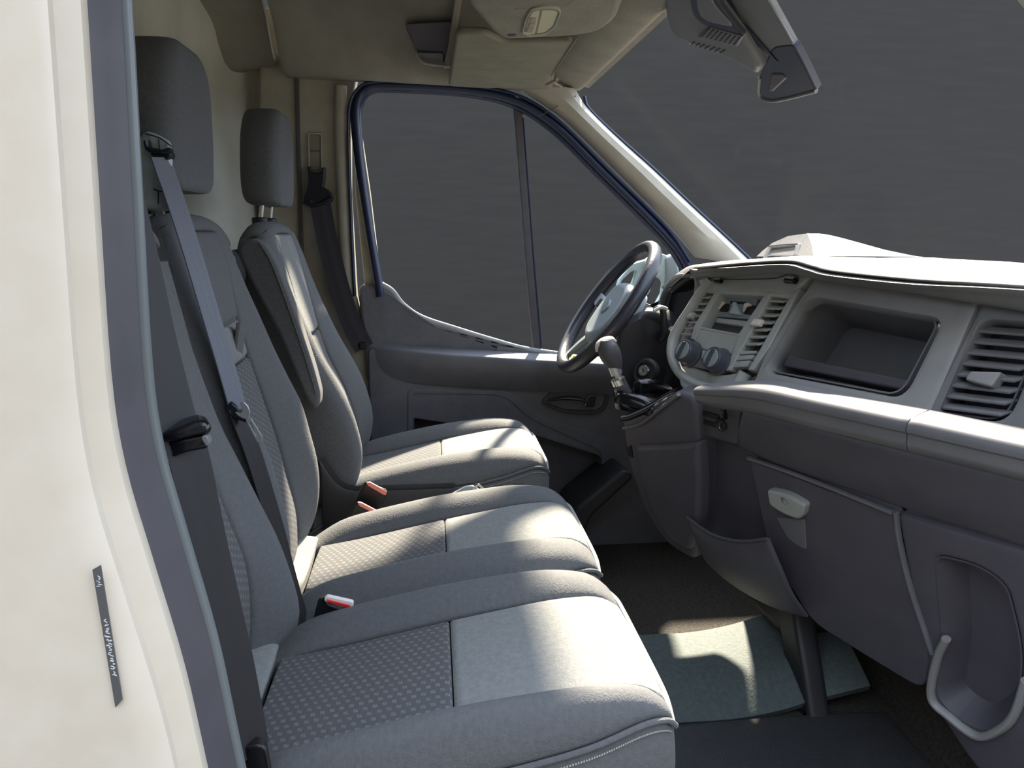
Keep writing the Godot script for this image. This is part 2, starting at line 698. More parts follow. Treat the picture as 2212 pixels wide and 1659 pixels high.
func shell() -> void:
	var s := Shape.new()
	# cab floor, tunnel and toe board
	box(s, Vector3(-0.72, -0.06, -0.92), Vector3(1.2, 0.0, 0.92), 0.004)
	struct("floor", s, "carpet")
	s = Shape.new()
	box(s, Vector3(1.16, -0.06, -0.92), Vector3(1.22, 0.90, 0.92), 0.004)
	struct("wall_firewall", s, "carpet")
	s = Shape.new()
	slab(s, P([0.98, 0.0, 0.88, 1.16, 0.34, 0.88, 1.16, 0.34, -0.88, 0.98, 0.0, -0.88]), Vector3(0.06, -0.03, 0), 0.003)
	struct("trim_1", s, "carpet")
	# bulkhead behind the seats
	s = Shape.new()
	var rows := []
	for y in [0.0, 0.35, 0.7, 0.95, 1.15, 1.35, 1.52, 1.66]:
		var row := []
		for z in [-0.9, -0.78, -0.62, -0.45, -0.25, -0.05, 0.15, 0.4, 0.65, 0.9]:
			var x := -0.60 + 0.03 * exp(-pow((z + 0.68) / 0.10, 2)) - 0.02 * exp(-pow((z + 0.22) / 0.12, 2)) + 0.015 * sin(y * 5.0 + z * 3.0)
			if z < -0.7:
				x += 0.10 * (-z - 0.7) / 0.2
			row.append(Vector3(x + 0.05 * maxf(0.0, y - 1.4), y, z))
		rows.append(row)
	patch(s, rows, 20, 30, Vector3.RIGHT, 0.03, 0.0, 0.01)
	struct("wall_rear", s, "bulkhead")
	for k in 2:
		s = Shape.new()
		var path = smooth([P([-0.4212,1.433,0.02, -0.4044,1.3865,0.02, -0.4034,1.323,0.02, -0.404,1.2255,0.02]), P([-0.4057,1.4664,-0.1, -0.3846,1.3906,-0.1, -0.3748,1.2689,-0.1, -0.3734,1.1795,-0.1])][k], 6)
		for q in path.size():
			path[q] = Vector3(-0.598 - 0.02 * exp(-pow((path[q].z + 0.22) / 0.12, 2)) + 0.05 * maxf(0.0, path[q].y - 1.4), path[q].y, path[q].z)
		sweep(s, path, oval(0.008, 0.014, 10), Vector3.RIGHT)
		struct("trim_%d" % (k + 2), s, "bulkhead")
	# ceiling: flat middle, cove down to the door head
	s = Shape.new()
	var prof := [[0.92, 1.50], [0.84, 1.58], [0.70, 1.625], [0.2, 1.64], [-0.3, 1.64], [-0.52, 1.625], [-0.60, 1.60], [-0.66, 1.565], [-0.70, 1.522], [-0.735, 1.482], [-0.775, 1.459], [-0.83, 1.456]]
	rows = []
	for x in [-0.405, -0.2, 0.0, 0.2, 0.36]:
		var row := []
		for q in prof:
			row.append(Vector3(x, q[1] - 0.034 * (x + 0.4) * clampf((-0.55 - q[0]) / 0.2, 0.0, 1.0), q[0]))
		rows.append(row)
	patch(s, rows, 8, 40, Vector3.DOWN, 0.05, 0.004, 0.008)
	struct("ceiling", s, "headliner")
	s = Shape.new()
	box(s, Vector3(-0.72, 1.70, -0.95), Vector3(0.52, 1.75, 0.95), 0.01)
	struct("ceiling_roof_skin", s, "paint")
	# rear strip of the headliner, higher than the cove
	s = Shape.new()
	rows = []
	for x in [-0.62, -0.52, -0.43]:
		var row := []
		for q in prof:
			row.append(Vector3(x, q[1] + 0.03 - 0.4 * maxf(0.0, -0.5 - x), q[0] - (0.03 if q[0] < -0.6 else 0.0)))
		rows.append(row)
	patch(s, rows, 4, 40, Vector3.DOWN, 0.03, 0.002, 0.006)
	struct("trim_4", s, "headliner")
	# header above the windscreen
	s = Shape.new()
	rows = []
	for z in [-0.86, -0.6, -0.3, 0.0, 0.3, 0.6, 0.86]:
		var b: float = 0.0
		rows.append([Vector3(0.30, 1.60, z), Vector3(0.33, 1.50, z), Vector3(0.375 + b, 1.462, z), Vector3(0.43 + b, 1.444, z), Vector3(0.462 + b, 1.446, z), Vector3(0.47 + b, 1.48, z)])
	patch(s, rows, 14, 14, Vector3(-0.5, -1, 0), 0.02, 0.002, 0.006)
	struct("trim_5", s, "headliner")
	# B-pillar trim on the driver's side
	s = Shape.new()
	slab(s, rnd(P([-0.4774,1.5296,-0.83, -0.1986,1.498,-0.83, -0.2275,1.3697,-0.83, -0.2369,1.1326,-0.83, -0.2309,0.8294,-0.83, -0.1965,0.6131,-0.83, -0.2081,0.2825,-0.83, -0.5535,0.2936,-0.83]), 0.01, 3), Vector3(0, 0, -0.05), 0.006)
	struct("trim_6", s, "pillar")
	s = Shape.new()
	sweep(s, smooth(P([-0.3753,1.4617,-0.824, -0.3784,1.3537,-0.824, -0.3833,1.1581,-0.824, -0.3877,0.9422,-0.824]), 4), rrect(0.012, 0.01, 0.003, 2), Vector3.BACK)
	struct("trim_7", s, "rubber")
	s = Shape.new()
	sweep(s, smooth(P([-0.2496,1.4372,-0.815, -0.2571,1.2897,-0.815, -0.2563,1.0512,-0.815, -0.2502,0.8308,-0.815]), 6), oval(0.017, 0.012, 12), Vector3.BACK)
	struct("trim_8", s, "pillar")
	# closing panel behind the B-pillar
	s = Shape.new()
	box(s, Vector3(-0.66, 0.0, -0.92), Vector3(-0.30, 1.66, -0.885), 0.004)
	struct("wall_side", s, "bulkhead")
	# A-pillar trims, driver's and passenger's side
	s = Shape.new()
	var secs := []
	var lo := P([0.2745,1.4334,-0.82, 0.3864,1.3644,-0.82, 0.4607,1.3014,-0.82, 0.5335,1.2346,-0.82, 0.6315,1.1447,-0.82, 0.7319,1.0526,-0.82, 0.8353,0.9439,-0.82])
	var hi := P([0.4238,1.4404,-0.8, 0.4609,1.3863,-0.8, 0.5587,1.2976,-0.8, 0.6763,1.2015,-0.8, 0.7974,1.0972,-0.8, 0.9217,0.9929,-0.8, 1.0093,0.9165,-0.8])
	for k in lo.size():
		var a: Vector3 = lo[k]
		var b: Vector3 = hi[k]
		var m := (a + b) / 2
		secs.append([a + Vector3(0, 0, -0.02), a + Vector3(0, 0, 0.008), a.lerp(b, 0.25) + Vector3(0, 0, 0.028), a.lerp(b, 0.55) + Vector3(0, 0, 0.034), a.lerp(b, 0.85) + Vector3(0, 0, 0.022), b + Vector3(0, 0, 0.0), b + Vector3(0.012, 0.008, -0.03), m + Vector3(0, 0, -0.06)])
	loft(s, secs, 5)
	struct("trim_9", s, "pillar")
	s = Shape.new()
	sweep(s, smooth(P([0.3232,1.3563,-0.788, 0.3726,1.3831,-0.788, 0.433,1.4165,-0.788]), 4), circ(0.0012, 6), Vector3.BACK)
	struct("trim_19", s, "rubber")
	s = Shape.new()
	sweep(s, smooth(P([0.4671,1.4235,-0.835, 0.4819,1.3879,-0.835, 0.5666,1.3125,-0.835, 0.6889,1.2139,-0.835, 0.8117,1.1083,-0.835, 0.9378,1.0027,-0.835, 1.0233,0.9297,-0.835]), 4), oval(0.006, 0.010, 8), Vector3.BACK)
	struct("trim_10", s, "seal_blue")
	s = Shape.new()
	secs = []
	for q in [[0.43, 1.49], [0.52, 1.37], [0.63, 1.275], [0.78, 1.14], [1.0, 0.94]]:
		var c := Vector3(q[0], q[1], 0.80)
		secs.append([c + Vector3(-0.045, -0.045, 0.03), c + Vector3(-0.02, -0.02, -0.03), c + Vector3(0.03, 0.03, -0.035), c + Vector3(0.05, 0.05, 0.02), c + Vector3(0.0, 0.0, 0.07)])
	loft(s, secs, 4)
	struct("trim_11", s, "pillar")
	s = Shape.new()
	slab(s, rnd(P([0.391,0.1373,-0.62, 0.4243,0.2014,-0.62, 0.573,0.3197,-0.62, 0.6025,0.2924,-0.62, 0.4678,0.167,-0.62, 0.4489,0.1049,-0.62]), 0.02, 4), Vector3(0, -0.02, -0.25), 0.01)
	struct("trim_18", s, "dash_dark")
	# panes
	s = Shape.new()
	slab(s, P([0.468, 1.455, -0.86, 0.468, 1.455, 0.86, 1.07, 0.90, 0.86, 1.07, 0.90, -0.86]), Vector3(0.004, 0.005, 0), 0.0005, 1)
	struct("window_1", s, "glass")
	s = Shape.new()
	slab(s, rnd(P([-0.2039,1.4404,-0.865, 0.1037,1.4394,-0.865, 0.2572,1.4089,-0.865, 0.3855,1.3369,-0.865, 0.5327,1.201,-0.865, 0.732,1.0171,-0.865, 0.8442,0.8923,-0.865, 0.818,0.7879,-0.865, 0.3784,0.597,-0.865, 0.1532,0.6461,-0.865, -0.0078,0.7079,-0.865, -0.1225,0.7533,-0.865, -0.1708,0.8117,-0.865]), 0.02, 3), Vector3(0, 0, -0.004), 0.0005, 1)
	struct("window_2", s, "glass")
	# door opening on the passenger's side: painted body pillar, rubber seal
	s = Shape.new()
	secs = []
	for q in SILL:
		var x: float = q[1]
		var loop := []
		for p in [[-0.55, 0.86], [-0.55, 0.985], [-0.05, 0.99], [-0.018, 0.989], [-0.004, 0.985], [0.004, 0.976], [0.004, 0.968], [-0.010, 0.961], [-0.019, 0.952], [-0.019, 0.938], [-0.008, 0.928], [0.002, 0.918], [0.002, 0.906], [-0.003, 0.898], [-0.02, 0.892], [-0.05, 0.86]]:
			loop.append(Vector3(x + p[0], q[0], p[1]))
		secs.append(loop)
	loft(s, secs, 4)
	struct("wall_right", s, "paint")
	s = Shape.new()
	sweep(s, jamb_path(-0.001, 0.883), [Vector2(0.024, 0.002), Vector2(0.012, 0.006), Vector2(0.0, 0.0085), Vector2(-0.010, 0.012), Vector2(-0.016, 0.014), Vector2(-0.02, 0.008), Vector2(-0.02, -0.012), Vector2(0.02, -0.016)], Vector3.RIGHT)
	struct("trim_12", s, "rubber")
	s = Shape.new()
	sweep(s, jamb_path(0.0125, 0.8595), circ(0.0068, 12), Vector3.RIGHT)
	struct("trim_13", s, "rubber_bead")
	# roof rail over the open door and the sill below it
	s = Shape.new()
	box(s, Vector3(-0.7, 1.46, 0.86), Vector3(0.52, 1.75, 0.97), 0.02)
	struct("trim_14", s, "paint")
	s = Shape.new()
	box(s, Vector3(-0.2, -0.10, 0.88), Vector3(1.2, -0.01, 0.97), 0.01)
	struct("trim_15", s, "paint")
	s = Shape.new()
	box(s, Vector3(0.98, -0.1, 0.86), Vector3(1.25, 0.92, 0.95), 0.01)
	struct("trim_16", s, "paint")
	s = Shape.new()
	box(s, Vector3(1.10, 0.86, -0.90), Vector3(1.6, 0.90, 0.90), 0.01)
	struct("trim_17", s, "paint")

# ---------- driver's door ----------
func driver_door() -> void:
	var d := thing("door_1", Vector3(0.2, 0.1, -0.84), "grey driver door panel with a sloping window sill and dark pull handle", "door")
	d.set_meta("kind", "structure")
	var s := Shape.new()
	# lower panel
	var hole := rnd(P([-0.0664,0.4508,-0.8, 0.0667,0.4264,-0.8, 0.2063,0.4015,-0.8, 0.333,0.3797,-0.8, 0.5388,0.3071,-0.8, 0.5425,0.1486,-0.8, 0.2056,0.1611,-0.8, -0.0733,0.1715,-0.8]), [0.01, 0.01, 0.01, 0.01, 0.02, 0.02, 0.02, 0.02], 4)
	ring(s, rnd(P([-0.1991,0.6731,-0.8, 0.0913,0.6395,-0.8, 0.3683,0.6142,-0.8, 0.713,0.6082,-0.8, 0.9142,0.2719,-0.8, 0.9401,-0.2261,-0.8, 0.0812,-0.1813,-0.8, -0.2065,-0.1663,-0.8]), 0.02, 4), hole, Vector3(0, 0, -0.05), 0.006)
	obj("panel", s, "door_grey", d)
	s = Shape.new()
	cup(s, hole, Vector3(0, 0, -0.085), 0.01, 0.003)
	obj("pocket", s, "door_grey", d)
	# upper panel: sweeping sill
	s = Shape.new()
	slab(s, rnd(P([-0.223,0.853,-0.815, -0.2115,0.8641,-0.815, -0.156,0.8623,-0.815, -0.1246,0.841,-0.815, -0.0935,0.7983,-0.815, -0.0351,0.7578,-0.815, 0.0713,0.7205,-0.815, 0.1793,0.6856,-0.815, 0.2816,0.6561,-0.815, 0.4075,0.6349,-0.815, 0.4081,0.5901,-0.815, 0.0915,0.6106,-0.815, -0.201,0.6521,-0.815, -0.221,0.7599,-0.815]), [0.006, 0.004, 0.012, 0.02, 0.02, 0.05, 0.05, 0.05, 0.05, 0.004, 0.004, 0.05, 0.02, 0.05], 4), Vector3(0, 0, -0.06), 0.010)
	obj("upper_panel", s, "door_grey", d)
	# sill lip
	s = Shape.new()
	sweep(s, smooth(P([-0.1566,0.8645,-0.825, -0.1236,0.8431,-0.825, -0.091,0.8002,-0.825, -0.0324,0.7595,-0.825, 0.0745,0.7221,-0.825, 0.183,0.6871,-0.825, 0.2858,0.6575,-0.825, 0.4092,0.6362,-0.825, 0.5831,0.6002,-0.825]), 5), oval(0.011, 0.009, 10), Vector3.BACK)
	obj("sill_lip", s, "dash_grey", d)
	# arm-rest ledge
	s = Shape.new()
	var rows := []
	var back := P([-0.2067,0.6911,-0.815, -0.1222,0.6841,-0.815, 0.0202,0.6704,-0.815, 0.1792,0.6592,-0.815, 0.3259,0.648,-0.815, 0.4746,0.6367,-0.815, 0.6863,0.6228,-0.815])
	var k := 0
	for p in back:
		var w: float = [0.006, 0.03, 0.05, 0.058, 0.06, 0.06, 0.06][k]
		rows.append([p, p + Vector3(0, -0.006, w * 0.5), p + Vector3(0, -0.012, w * 0.85), p + Vector3(0, -0.022, w), p + Vector3(0, -0.06, w * 0.92), p + Vector3(0, -0.12, w * 0.4)])
		k += 1
	patch(s, rows, 16, 14, Vector3(0, 1, 1), 0.01, 0.001, 0.004)
	obj("armrest_ledge", s, "door_grey", d)
	# seam between ledge and sill
	s = Shape.new()
	slab(s, rnd(P([0.2009,0.671,-0.812, 0.3698,0.6448,-0.812, 0.3699,0.6315,-0.812, 0.1935,0.6535,-0.812]), 0.003, 3), Vector3(0, 0, -0.01), 0.001)
	obj("sill_insert", s, "dash_mid", d)
	# map pocket: recessed panel with a rounded frame
	s = Shape.new()
	var outer := rnd(P([-0.0827,0.5437,-0.797, 0.2504,0.5323,-0.797, 0.3322,0.4446,-0.797, 0.5828,0.3613,-0.797, 0.589,0.1239,-0.797, -0.0929,0.1499,-0.797]), [0.02, 0.05, 0.06, 0.03, 0.02, 0.02], 5)
	var inner := rnd(P([-0.0688,0.5258,-0.797, 0.224,0.5164,-0.797, 0.295,0.438,-0.797, 0.5378,0.3237,-0.797, 0.5419,0.1417,-0.797, -0.0778,0.1649,-0.797]), [0.015, 0.05, 0.06, 0.03, 0.02, 0.02], 5)
	ring(s, outer, inner, Vector3(0, 0, -0.012), 0.004)
	obj("pocket_frame", s, "door_grey", d)
	s = Shape.new()
	slab(s, rnd(P([-0.0648,0.52,-0.803, 0.2216,0.5107,-0.803, 0.2659,0.46,-0.803, 0.3334,0.382,-0.803, -0.0665,0.4531,-0.803]), [0.01, 0.04, 0.02, 0.02, 0.01], 4), Vector3(0, 0, -0.01), 0.003)
	obj("pocket_panel", s, "dash_lower", d)
	# pull handle recess
	s = Shape.new()
	outer = rnd(P([0.3326,0.4911,-0.792, 0.3753,0.5322,-0.792, 0.532,0.5289,-0.792, 0.5596,0.5072,-0.792, 0.5456,0.4619,-0.792, 0.5112,0.446,-0.792, 0.4059,0.4546,-0.792]), 0.02, 5)
	inner = rnd(P([0.3475,0.4908,-0.792, 0.3828,0.5215,-0.792, 0.5262,0.5185,-0.792, 0.5476,0.5029,-0.792, 0.5348,0.4698,-0.792, 0.5064,0.4583,-0.792, 0.4118,0.4651,-0.792]), 0.018, 5)
	ring(s, outer, inner, Vector3(0, 0, -0.02), 0.003, 0.02)
	var hr := obj("handle_frame", s, "door_dark", d)
	s = Shape.new()
	cup(s, inner, Vector3(0, 0, -0.035), 0.004, 0.002)
	obj("handle_recess", s, "door_dark", hr)
	s = Shape.new()
	sweep(s, smooth(P([0.3572,0.4974,-0.788, 0.4046,0.5054,-0.788, 0.4568,0.5012,-0.788, 0.4899,0.4914,-0.788]), 6), oval(0.006, 0.013, 12), Vector3.BACK, false, [0.4, 1.0, 1.0, 0.6])
	obj("pull_lever", s, "dash_dark", d)
	s = Shape.new()
	slab(s, rnd(P([0.4746,0.4773,-0.785, 0.4889,0.5102,-0.785, 0.5129,0.5112,-0.785, 0.5077,0.4735,-0.785]), 0.006, 4), Vector3(0, 0, -0.012), 0.003)
	var sw := obj("lock_switch", s, "navy", d)
	s = Shape.new()
	sweep(s, smooth(P([0.4759,0.479,-0.784, 0.4887,0.5104,-0.784, 0.5111,0.5114,-0.784]), 4), circ(0.0013, 6), Vector3.BACK)
	obj("switch_rim", s, "chrome", sw)
	# window frame: black seal round the pane with a paler run channel
	var outline := P([-0.1575,0.8295,-0.822, -0.1733,0.9415,-0.822, -0.1998,1.1591,-0.822, -0.2136,1.33,-0.822, -0.2055,1.401,-0.822, -0.1697,1.4361,-0.822, -0.1002,1.4425,-0.822, 0.1019,1.4346,-0.822, 0.2527,1.4073,-0.822, 0.3786,1.338,-0.822, 0.5231,1.2074,-0.822, 0.7186,1.0271,-0.822, 0.7941,0.9382,-0.822, 0.8313,0.8507,-0.822])
	s = Shape.new()
	sweep(s, smooth(outline, 6), oval(0.014, 0.016, 12), Vector3.BACK)
	obj("window_seal", s, "seal_blue", d)
	s = Shape.new()
	sweep(s, smooth(P([-0.1475,0.821,-0.838, -0.1675,0.941,-0.838, -0.1943,1.1601,-0.838, -0.2042,1.3322,-0.838, -0.1952,1.3947,-0.838, -0.1646,1.4261,-0.838, -0.1013,1.4311,-0.838, 0.1024,1.423,-0.838, 0.2488,1.394,-0.838, 0.3714,1.3226,-0.838, 0.5153,1.192,-0.838, 0.709,1.0128,-0.838, 0.7817,0.9261,-0.838, 0.8191,0.8379,-0.838]), 6), oval(0.008, 0.012, 10), Vector3.BACK)
	obj("run_channel", s, "seal_blue", d)
	s = Shape.new()
	sweep(s, smooth(P([-0.234,0.8315,-0.805, -0.2349,1.0511,-0.805, -0.2335,1.2888,-0.805, -0.2257,1.3852,-0.805, -0.1989,1.4301,-0.805, -0.1655,1.4446,-0.805, -0.0859,1.4499,-0.805, 0.1013,1.4432,-0.805, 0.2618,1.4177,-0.805, 0.3869,1.3464,-0.805, 0.5305,1.217,-0.805, 0.7249,1.0383,-0.805, 0.8067,0.9315,-0.805]), 6), oval(0.005, 0.007, 8), Vector3.BACK)
	obj("seal_edge", s, "seal_blue", d)
	# rear frame post of the door
	s = Shape.new()
	slab(s, P([-0.2184,1.3586,-0.842, -0.2049,1.3588,-0.842, -0.1792,1.1334,-0.842, -0.1532,0.8278,-0.842, -0.2039,0.8283,-0.842, -0.2231,1.1332,-0.842]), Vector3(0, 0, -0.03), 0.003)
	obj("frame_post", s, "pillar", d)
	# quarter-light divider
	s = Shape.new()
	sweep(s, smooth(P([0.2654,1.3961,-0.85, 0.2813,1.2186,-0.85, 0.3024,0.9675,-0.85, 0.3179,0.794,-0.85, 0.3337,0.6305,-0.85]), 4), rrect(0.030, 0.02, 0.006, 3), Vector3.BACK)
	obj("divider_bar", s, "rubber", d)
	s = Shape.new()
	sweep(s, smooth(P([0.2828,1.3593,-0.842, 0.2991,1.1633,-0.842, 0.3175,0.9392,-0.842, 0.3445,0.6391,-0.842]), 4), rrect(0.006, 0.006, 0.002, 2), Vector3.BACK)
	obj("divider_seal", s, "seal_blue", d)
	# body below the window outside
	s = Shape.new()
	box(s, Vector3(-0.35, -0.1, -0.95), Vector3(1.25, 0.60, -0.91), 0.01)
	obj("outer_skin", s, "paint", d)

# ---------- fittings under the roof ----------
func roof_fittings() -> void:
	var s := Shape.new()
	# sun visor, folded up
	var v := thing("sun_visor", Vector3(0.18, 1.425, -0.45), "beige sun visor folded flat above the driver window", "visor")
	slab(s, rnd(P([0.0599,1.425,-0.142, 0.1221,1.425,-0.1356, 0.1634,1.425,-0.2073, 0.3141,1.425,-0.1834, 0.3224,1.425,-0.5377, 0.3269,1.425,-0.6588, 0.2755,1.425,-0.671, 0.235,1.425,-0.7168, 0.1811,1.425,-0.7511, 0.0575,1.425,-0.7281, 0.0584,1.425,-0.553]), [0.02, 0.02, 0.02, 0.02, 0.02, 0.02, 0.03, 0.03, 0.03, 0.012, 0.02], 4), Vector3(0, 0.016, 0), 0.006, 3, true)
	obj("visor_board", s, "visor", v)
	s = Shape.new()
	sweep(s, smooth(P([0.3346,1.432,-0.711, 0.3437,1.432,-0.6757, 0.3528,1.432,-0.6349]), 3), circ(0.005, 8), Vector3.UP)
	obj("pivot_arm", s, "lamp_trim", v)
	s = Shape.new()
	sweep(s, P([0.3146,1.424,-0.1425, 0.3225,1.424,-0.5384]), circ(0.0022, 6), Vector3.UP)
	obj("edge_welt", s, "visor", v)
	# overhead console with the reading lamp
	var c := thing("overhead_console", Vector3(0.2, 1.42, 0.0), "beige overhead console pod holding a reading lamp", "console")
	s = Shape.new()
	slab(s, rnd(P([0.0585,1.42,0.2641, 0.0717,1.42,0.0847, 0.1004,1.42,-0.0043, 0.1313,1.42,-0.1059, 0.1592,1.42,-0.1611, 0.2297,1.42,-0.1419, 0.3043,1.42,-0.1185, 0.3499,1.42,-0.0759, 0.3639,1.42,0.0097, 0.3458,1.42,0.1468, 0.3142,1.42,0.2905]), [0.01, 0.03, 0.03, 0.02, 0.02, 0.05, 0.05, 0.03, 0.03, 0.03, 0.01], 4), Vector3(-0.01, 0.17, 0.0), 0.016, 5)
	obj("housing", s, "headliner", c)
	s = Shape.new()
	var lo := rnd(P([0.1909,1.417,-0.0946, 0.1852,1.417,0.0163, 0.1872,1.417,0.0846, 0.2096,1.417,0.1044, 0.2387,1.417,0.0958, 0.2469,1.417,0.0667, 0.2533,1.417,-0.0374, 0.2438,1.417,-0.1042, 0.2116,1.417,-0.1229]), 0.012, 4)
	var li := rnd(P([0.1948,1.417,-0.0867, 0.1895,1.417,0.0102, 0.1916,1.417,0.0701, 0.2122,1.417,0.0872, 0.2361,1.417,0.0807, 0.2428,1.417,0.0602, 0.2477,1.417,-0.031, 0.2383,1.417,-0.0859, 0.2111,1.417,-0.1038]), 0.010, 4)
	ring(s, lo, li, Vector3(0, 0.010, 0), 0.003)
	var lf := obj("lamp_frame", s, "lamp_trim", c)
	s = Shape.new()
	slab(s, rnd(P([0.2093,1.4195,0.0714, 0.2389,1.4195,0.0685, 0.244,1.4195,0.0475, 0.2487,1.4195,-0.0376, 0.2392,1.4195,-0.0927, 0.2224,1.4195,-0.1019]), 0.008, 3), Vector3(0, 0.008, 0), 0.002)
	obj("lamp_lens", s, "lens", lf)
	s = Shape.new()
	slab(s, rnd(P([0.1932,1.4195,0.0577, 0.2068,1.4195,0.0712, 0.221,1.4195,-0.1058, 0.1983,1.4195,-0.1007, 0.1925,1.4195,0.0006]), 0.005, 3), Vector3(0, 0.008, 0), 0.002)
	obj("switch_plate", s, "lens", lf)
	for k in 3:
		s = Shape.new()
		var q = [P([0.1951,1.4175,0.0218, 0.2073,1.4175,0.0231, 0.2095,1.4175,-0.0062, 0.1971,1.4175,-0.0075]), P([0.197,1.4175,-0.0142, 0.2095,1.4175,-0.013, 0.2118,1.4175,-0.0437, 0.1981,1.4175,-0.0451]), P([0.1981,1.4175,-0.0522, 0.2118,1.4175,-0.0508, 0.2132,1.4175,-0.0832, 0.1992,1.4175,-0.0847])][k]
		slab(s, rnd(q, 0.003, 3), Vector3(0, 0.006, 0), 0.0015)
		obj("rocker_switch", s, "lamp_trim", lf)
	for k in 2:
		s = Shape.new()
		slab(s, rnd([P([0.166,1.4193,-0.1107, 0.1817,1.4193,-0.1053, 0.1828,1.4193,-0.1242, 0.1665,1.4193,-0.1259]), P([0.1625,1.4193,0.0792, 0.1799,1.4193,0.0751, 0.1805,1.4193,0.0632, 0.1621,1.4193,0.0673])][k], 0.002, 2), Vector3(0, 0.004, 0), 0.0004)
		obj("microphone_slit", s, "headliner" if k else "rubber", c)
	# grab recess above the driver's door: its shade put into a darker raised plate
	var g := thing("grab_recess", Vector3(-0.0, 1.47, -0.70), "grab recess painted as a dark raised plate with a pale lip in the headliner cove", "recess")
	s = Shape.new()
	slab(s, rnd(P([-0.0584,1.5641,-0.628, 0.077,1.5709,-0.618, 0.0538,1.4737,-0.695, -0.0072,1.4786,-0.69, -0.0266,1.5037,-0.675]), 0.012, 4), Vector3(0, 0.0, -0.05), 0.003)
	obj("recess_shade_plate", s, "dash_lower", g)
	s = Shape.new()
	slab(s, rnd(P([-0.034,1.502,-0.668, 0.0424,1.5025,-0.668, 0.046,1.4765,-0.686, -0.0046,1.4787,-0.684, -0.022,1.4874,-0.676]), 0.006, 3), Vector3(0, 0, -0.02), 0.003)
	obj("recess_floor", s, "dash_mid", g)
	s = Shape.new()
	sweep(s, smooth(P([-0.0304,1.5036,-0.675, -0.0232,1.4872,-0.675, -0.0072,1.4756,-0.675, 0.0205,1.4714,-0.675, 0.0507,1.4696,-0.675]), 5), oval(0.004, 0.005, 8), Vector3.BACK)
	obj("lip", s, "pillar", g)
	s = Shape.new()
	slab(s, rnd(P([0.0769,1.6362,-0.55, 0.0969,1.6368,-0.55, 0.0635,1.4697,-0.68, 0.0432,1.4693,-0.68, 0.0557,1.512,-0.64]), 0.004, 3), Vector3(0, 0, -0.03), 0.003)
	obj("front_lip", s, "pillar", g)
	# sensor pod and mirror foot on the windscreen
	var m := thing("sensor_pod", Vector3(0.56, 1.40, 0.07), "dark grey sensor pod with slotted grilles on the windscreen", "sensor pod")
	var n := Vector3(1.0, 1.085, 0).normalized()
	s = Shape.new()
	slab(s, rnd(P([0.4609,1.4465,0.2188, 0.4984,1.412,0.3359, 0.5401,1.3736,0.3114, 0.5833,1.3337,0.2873, 0.6178,1.3019,0.2666, 0.6303,1.2904,0.1725, 0.6106,1.3086,0.116, 0.5697,1.3463,0.1236, 0.5164,1.3954,0.1421]), [0.01, 0.01, 0.03, 0.03, 0.02, 0.02, 0.02, 0.02, 0.02], 4), n * 0.012, 0.005)
	obj("base", s, "pod", m)
	s = Shape.new()
	slab(s, rnd(P([0.4116,1.468,0.1431, 0.447,1.4354,0.0416, 0.4709,1.4134,-0.0069, 0.4912,1.3947,-0.0124, 0.5135,1.3741,0.0245, 0.5403,1.3494,0.0801, 0.5659,1.3258,0.1141, 0.5934,1.3004,0.1447, 0.5871,1.3063,0.1746, 0.556,1.3349,0.1956, 0.5259,1.3626,0.2084, 0.4856,1.3998,0.2191, 0.4498,1.4328,0.2626]), [0.01, 0.02, 0.03, 0.02, 0.02, 0.02, 0.02, 0.006, 0.006, 0.02, 0.02, 0.02, 0.01], 4), n * 0.036, 0.010, 5)
	obj("shell", s, "pod", m)
	s = Shape.new()
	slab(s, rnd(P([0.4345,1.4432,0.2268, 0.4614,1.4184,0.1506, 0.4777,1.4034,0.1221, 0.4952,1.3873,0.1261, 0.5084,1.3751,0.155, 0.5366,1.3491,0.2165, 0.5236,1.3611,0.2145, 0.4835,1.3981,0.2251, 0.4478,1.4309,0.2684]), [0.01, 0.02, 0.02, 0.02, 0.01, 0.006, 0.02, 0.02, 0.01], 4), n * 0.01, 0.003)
	var cv := obj("cover_recess", s, "pod_shaded", m)
	s = Shape.new()
	slab(s, rnd(P([0.4372,1.4371,0.2473, 0.4666,1.41,0.1684, 0.4827,1.3951,0.1459, 0.4968,1.3821,0.1626, 0.5183,1.3623,0.2152, 0.4802,1.3974,0.2166, 0.444,1.4308,0.2685]), 0.012, 4), n * 0.008, 0.003)
	obj("cover_plate", s, "pod", cv)
	s = Shape.new()
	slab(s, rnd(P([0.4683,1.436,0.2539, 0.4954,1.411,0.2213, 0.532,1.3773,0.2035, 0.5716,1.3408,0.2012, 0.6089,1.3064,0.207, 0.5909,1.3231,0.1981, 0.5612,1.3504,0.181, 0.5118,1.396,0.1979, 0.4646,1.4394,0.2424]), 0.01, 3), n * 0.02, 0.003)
	obj("cover_band", s, "pod_shaded", m)
	s = Shape.new()
	slab(s, rnd(P([0.5028,1.378,0.0758, 0.5004,1.3802,0.146, 0.5354,1.3479,0.2154, 0.5424,1.3415,0.1747]), 0.004, 3), n * 0.01, 0.002)
	var gr := obj("grille_plate", s, "pod", m)
	for k in 8:
		s = Shape.new()
		var t := k / 7.0
		var a: Vector3 = Vector3(0.5012,1.3776,0.1441).lerp(Vector3(0.533,1.3483,0.2072), t)
		var b: Vector3 = Vector3(0.5044,1.3747,0.0971).lerp(Vector3(0.5374,1.3443,0.1721), t)
		var e := (Vector3(0.533,1.3483,0.2072) - Vector3(0.5012,1.3776,0.1441)).normalized() * 0.0022
		slab(s, [a - e, a + e, b + e, b - e], n * 0.006, 0.0004, 1)
		obj("slot", s, "navy", gr)
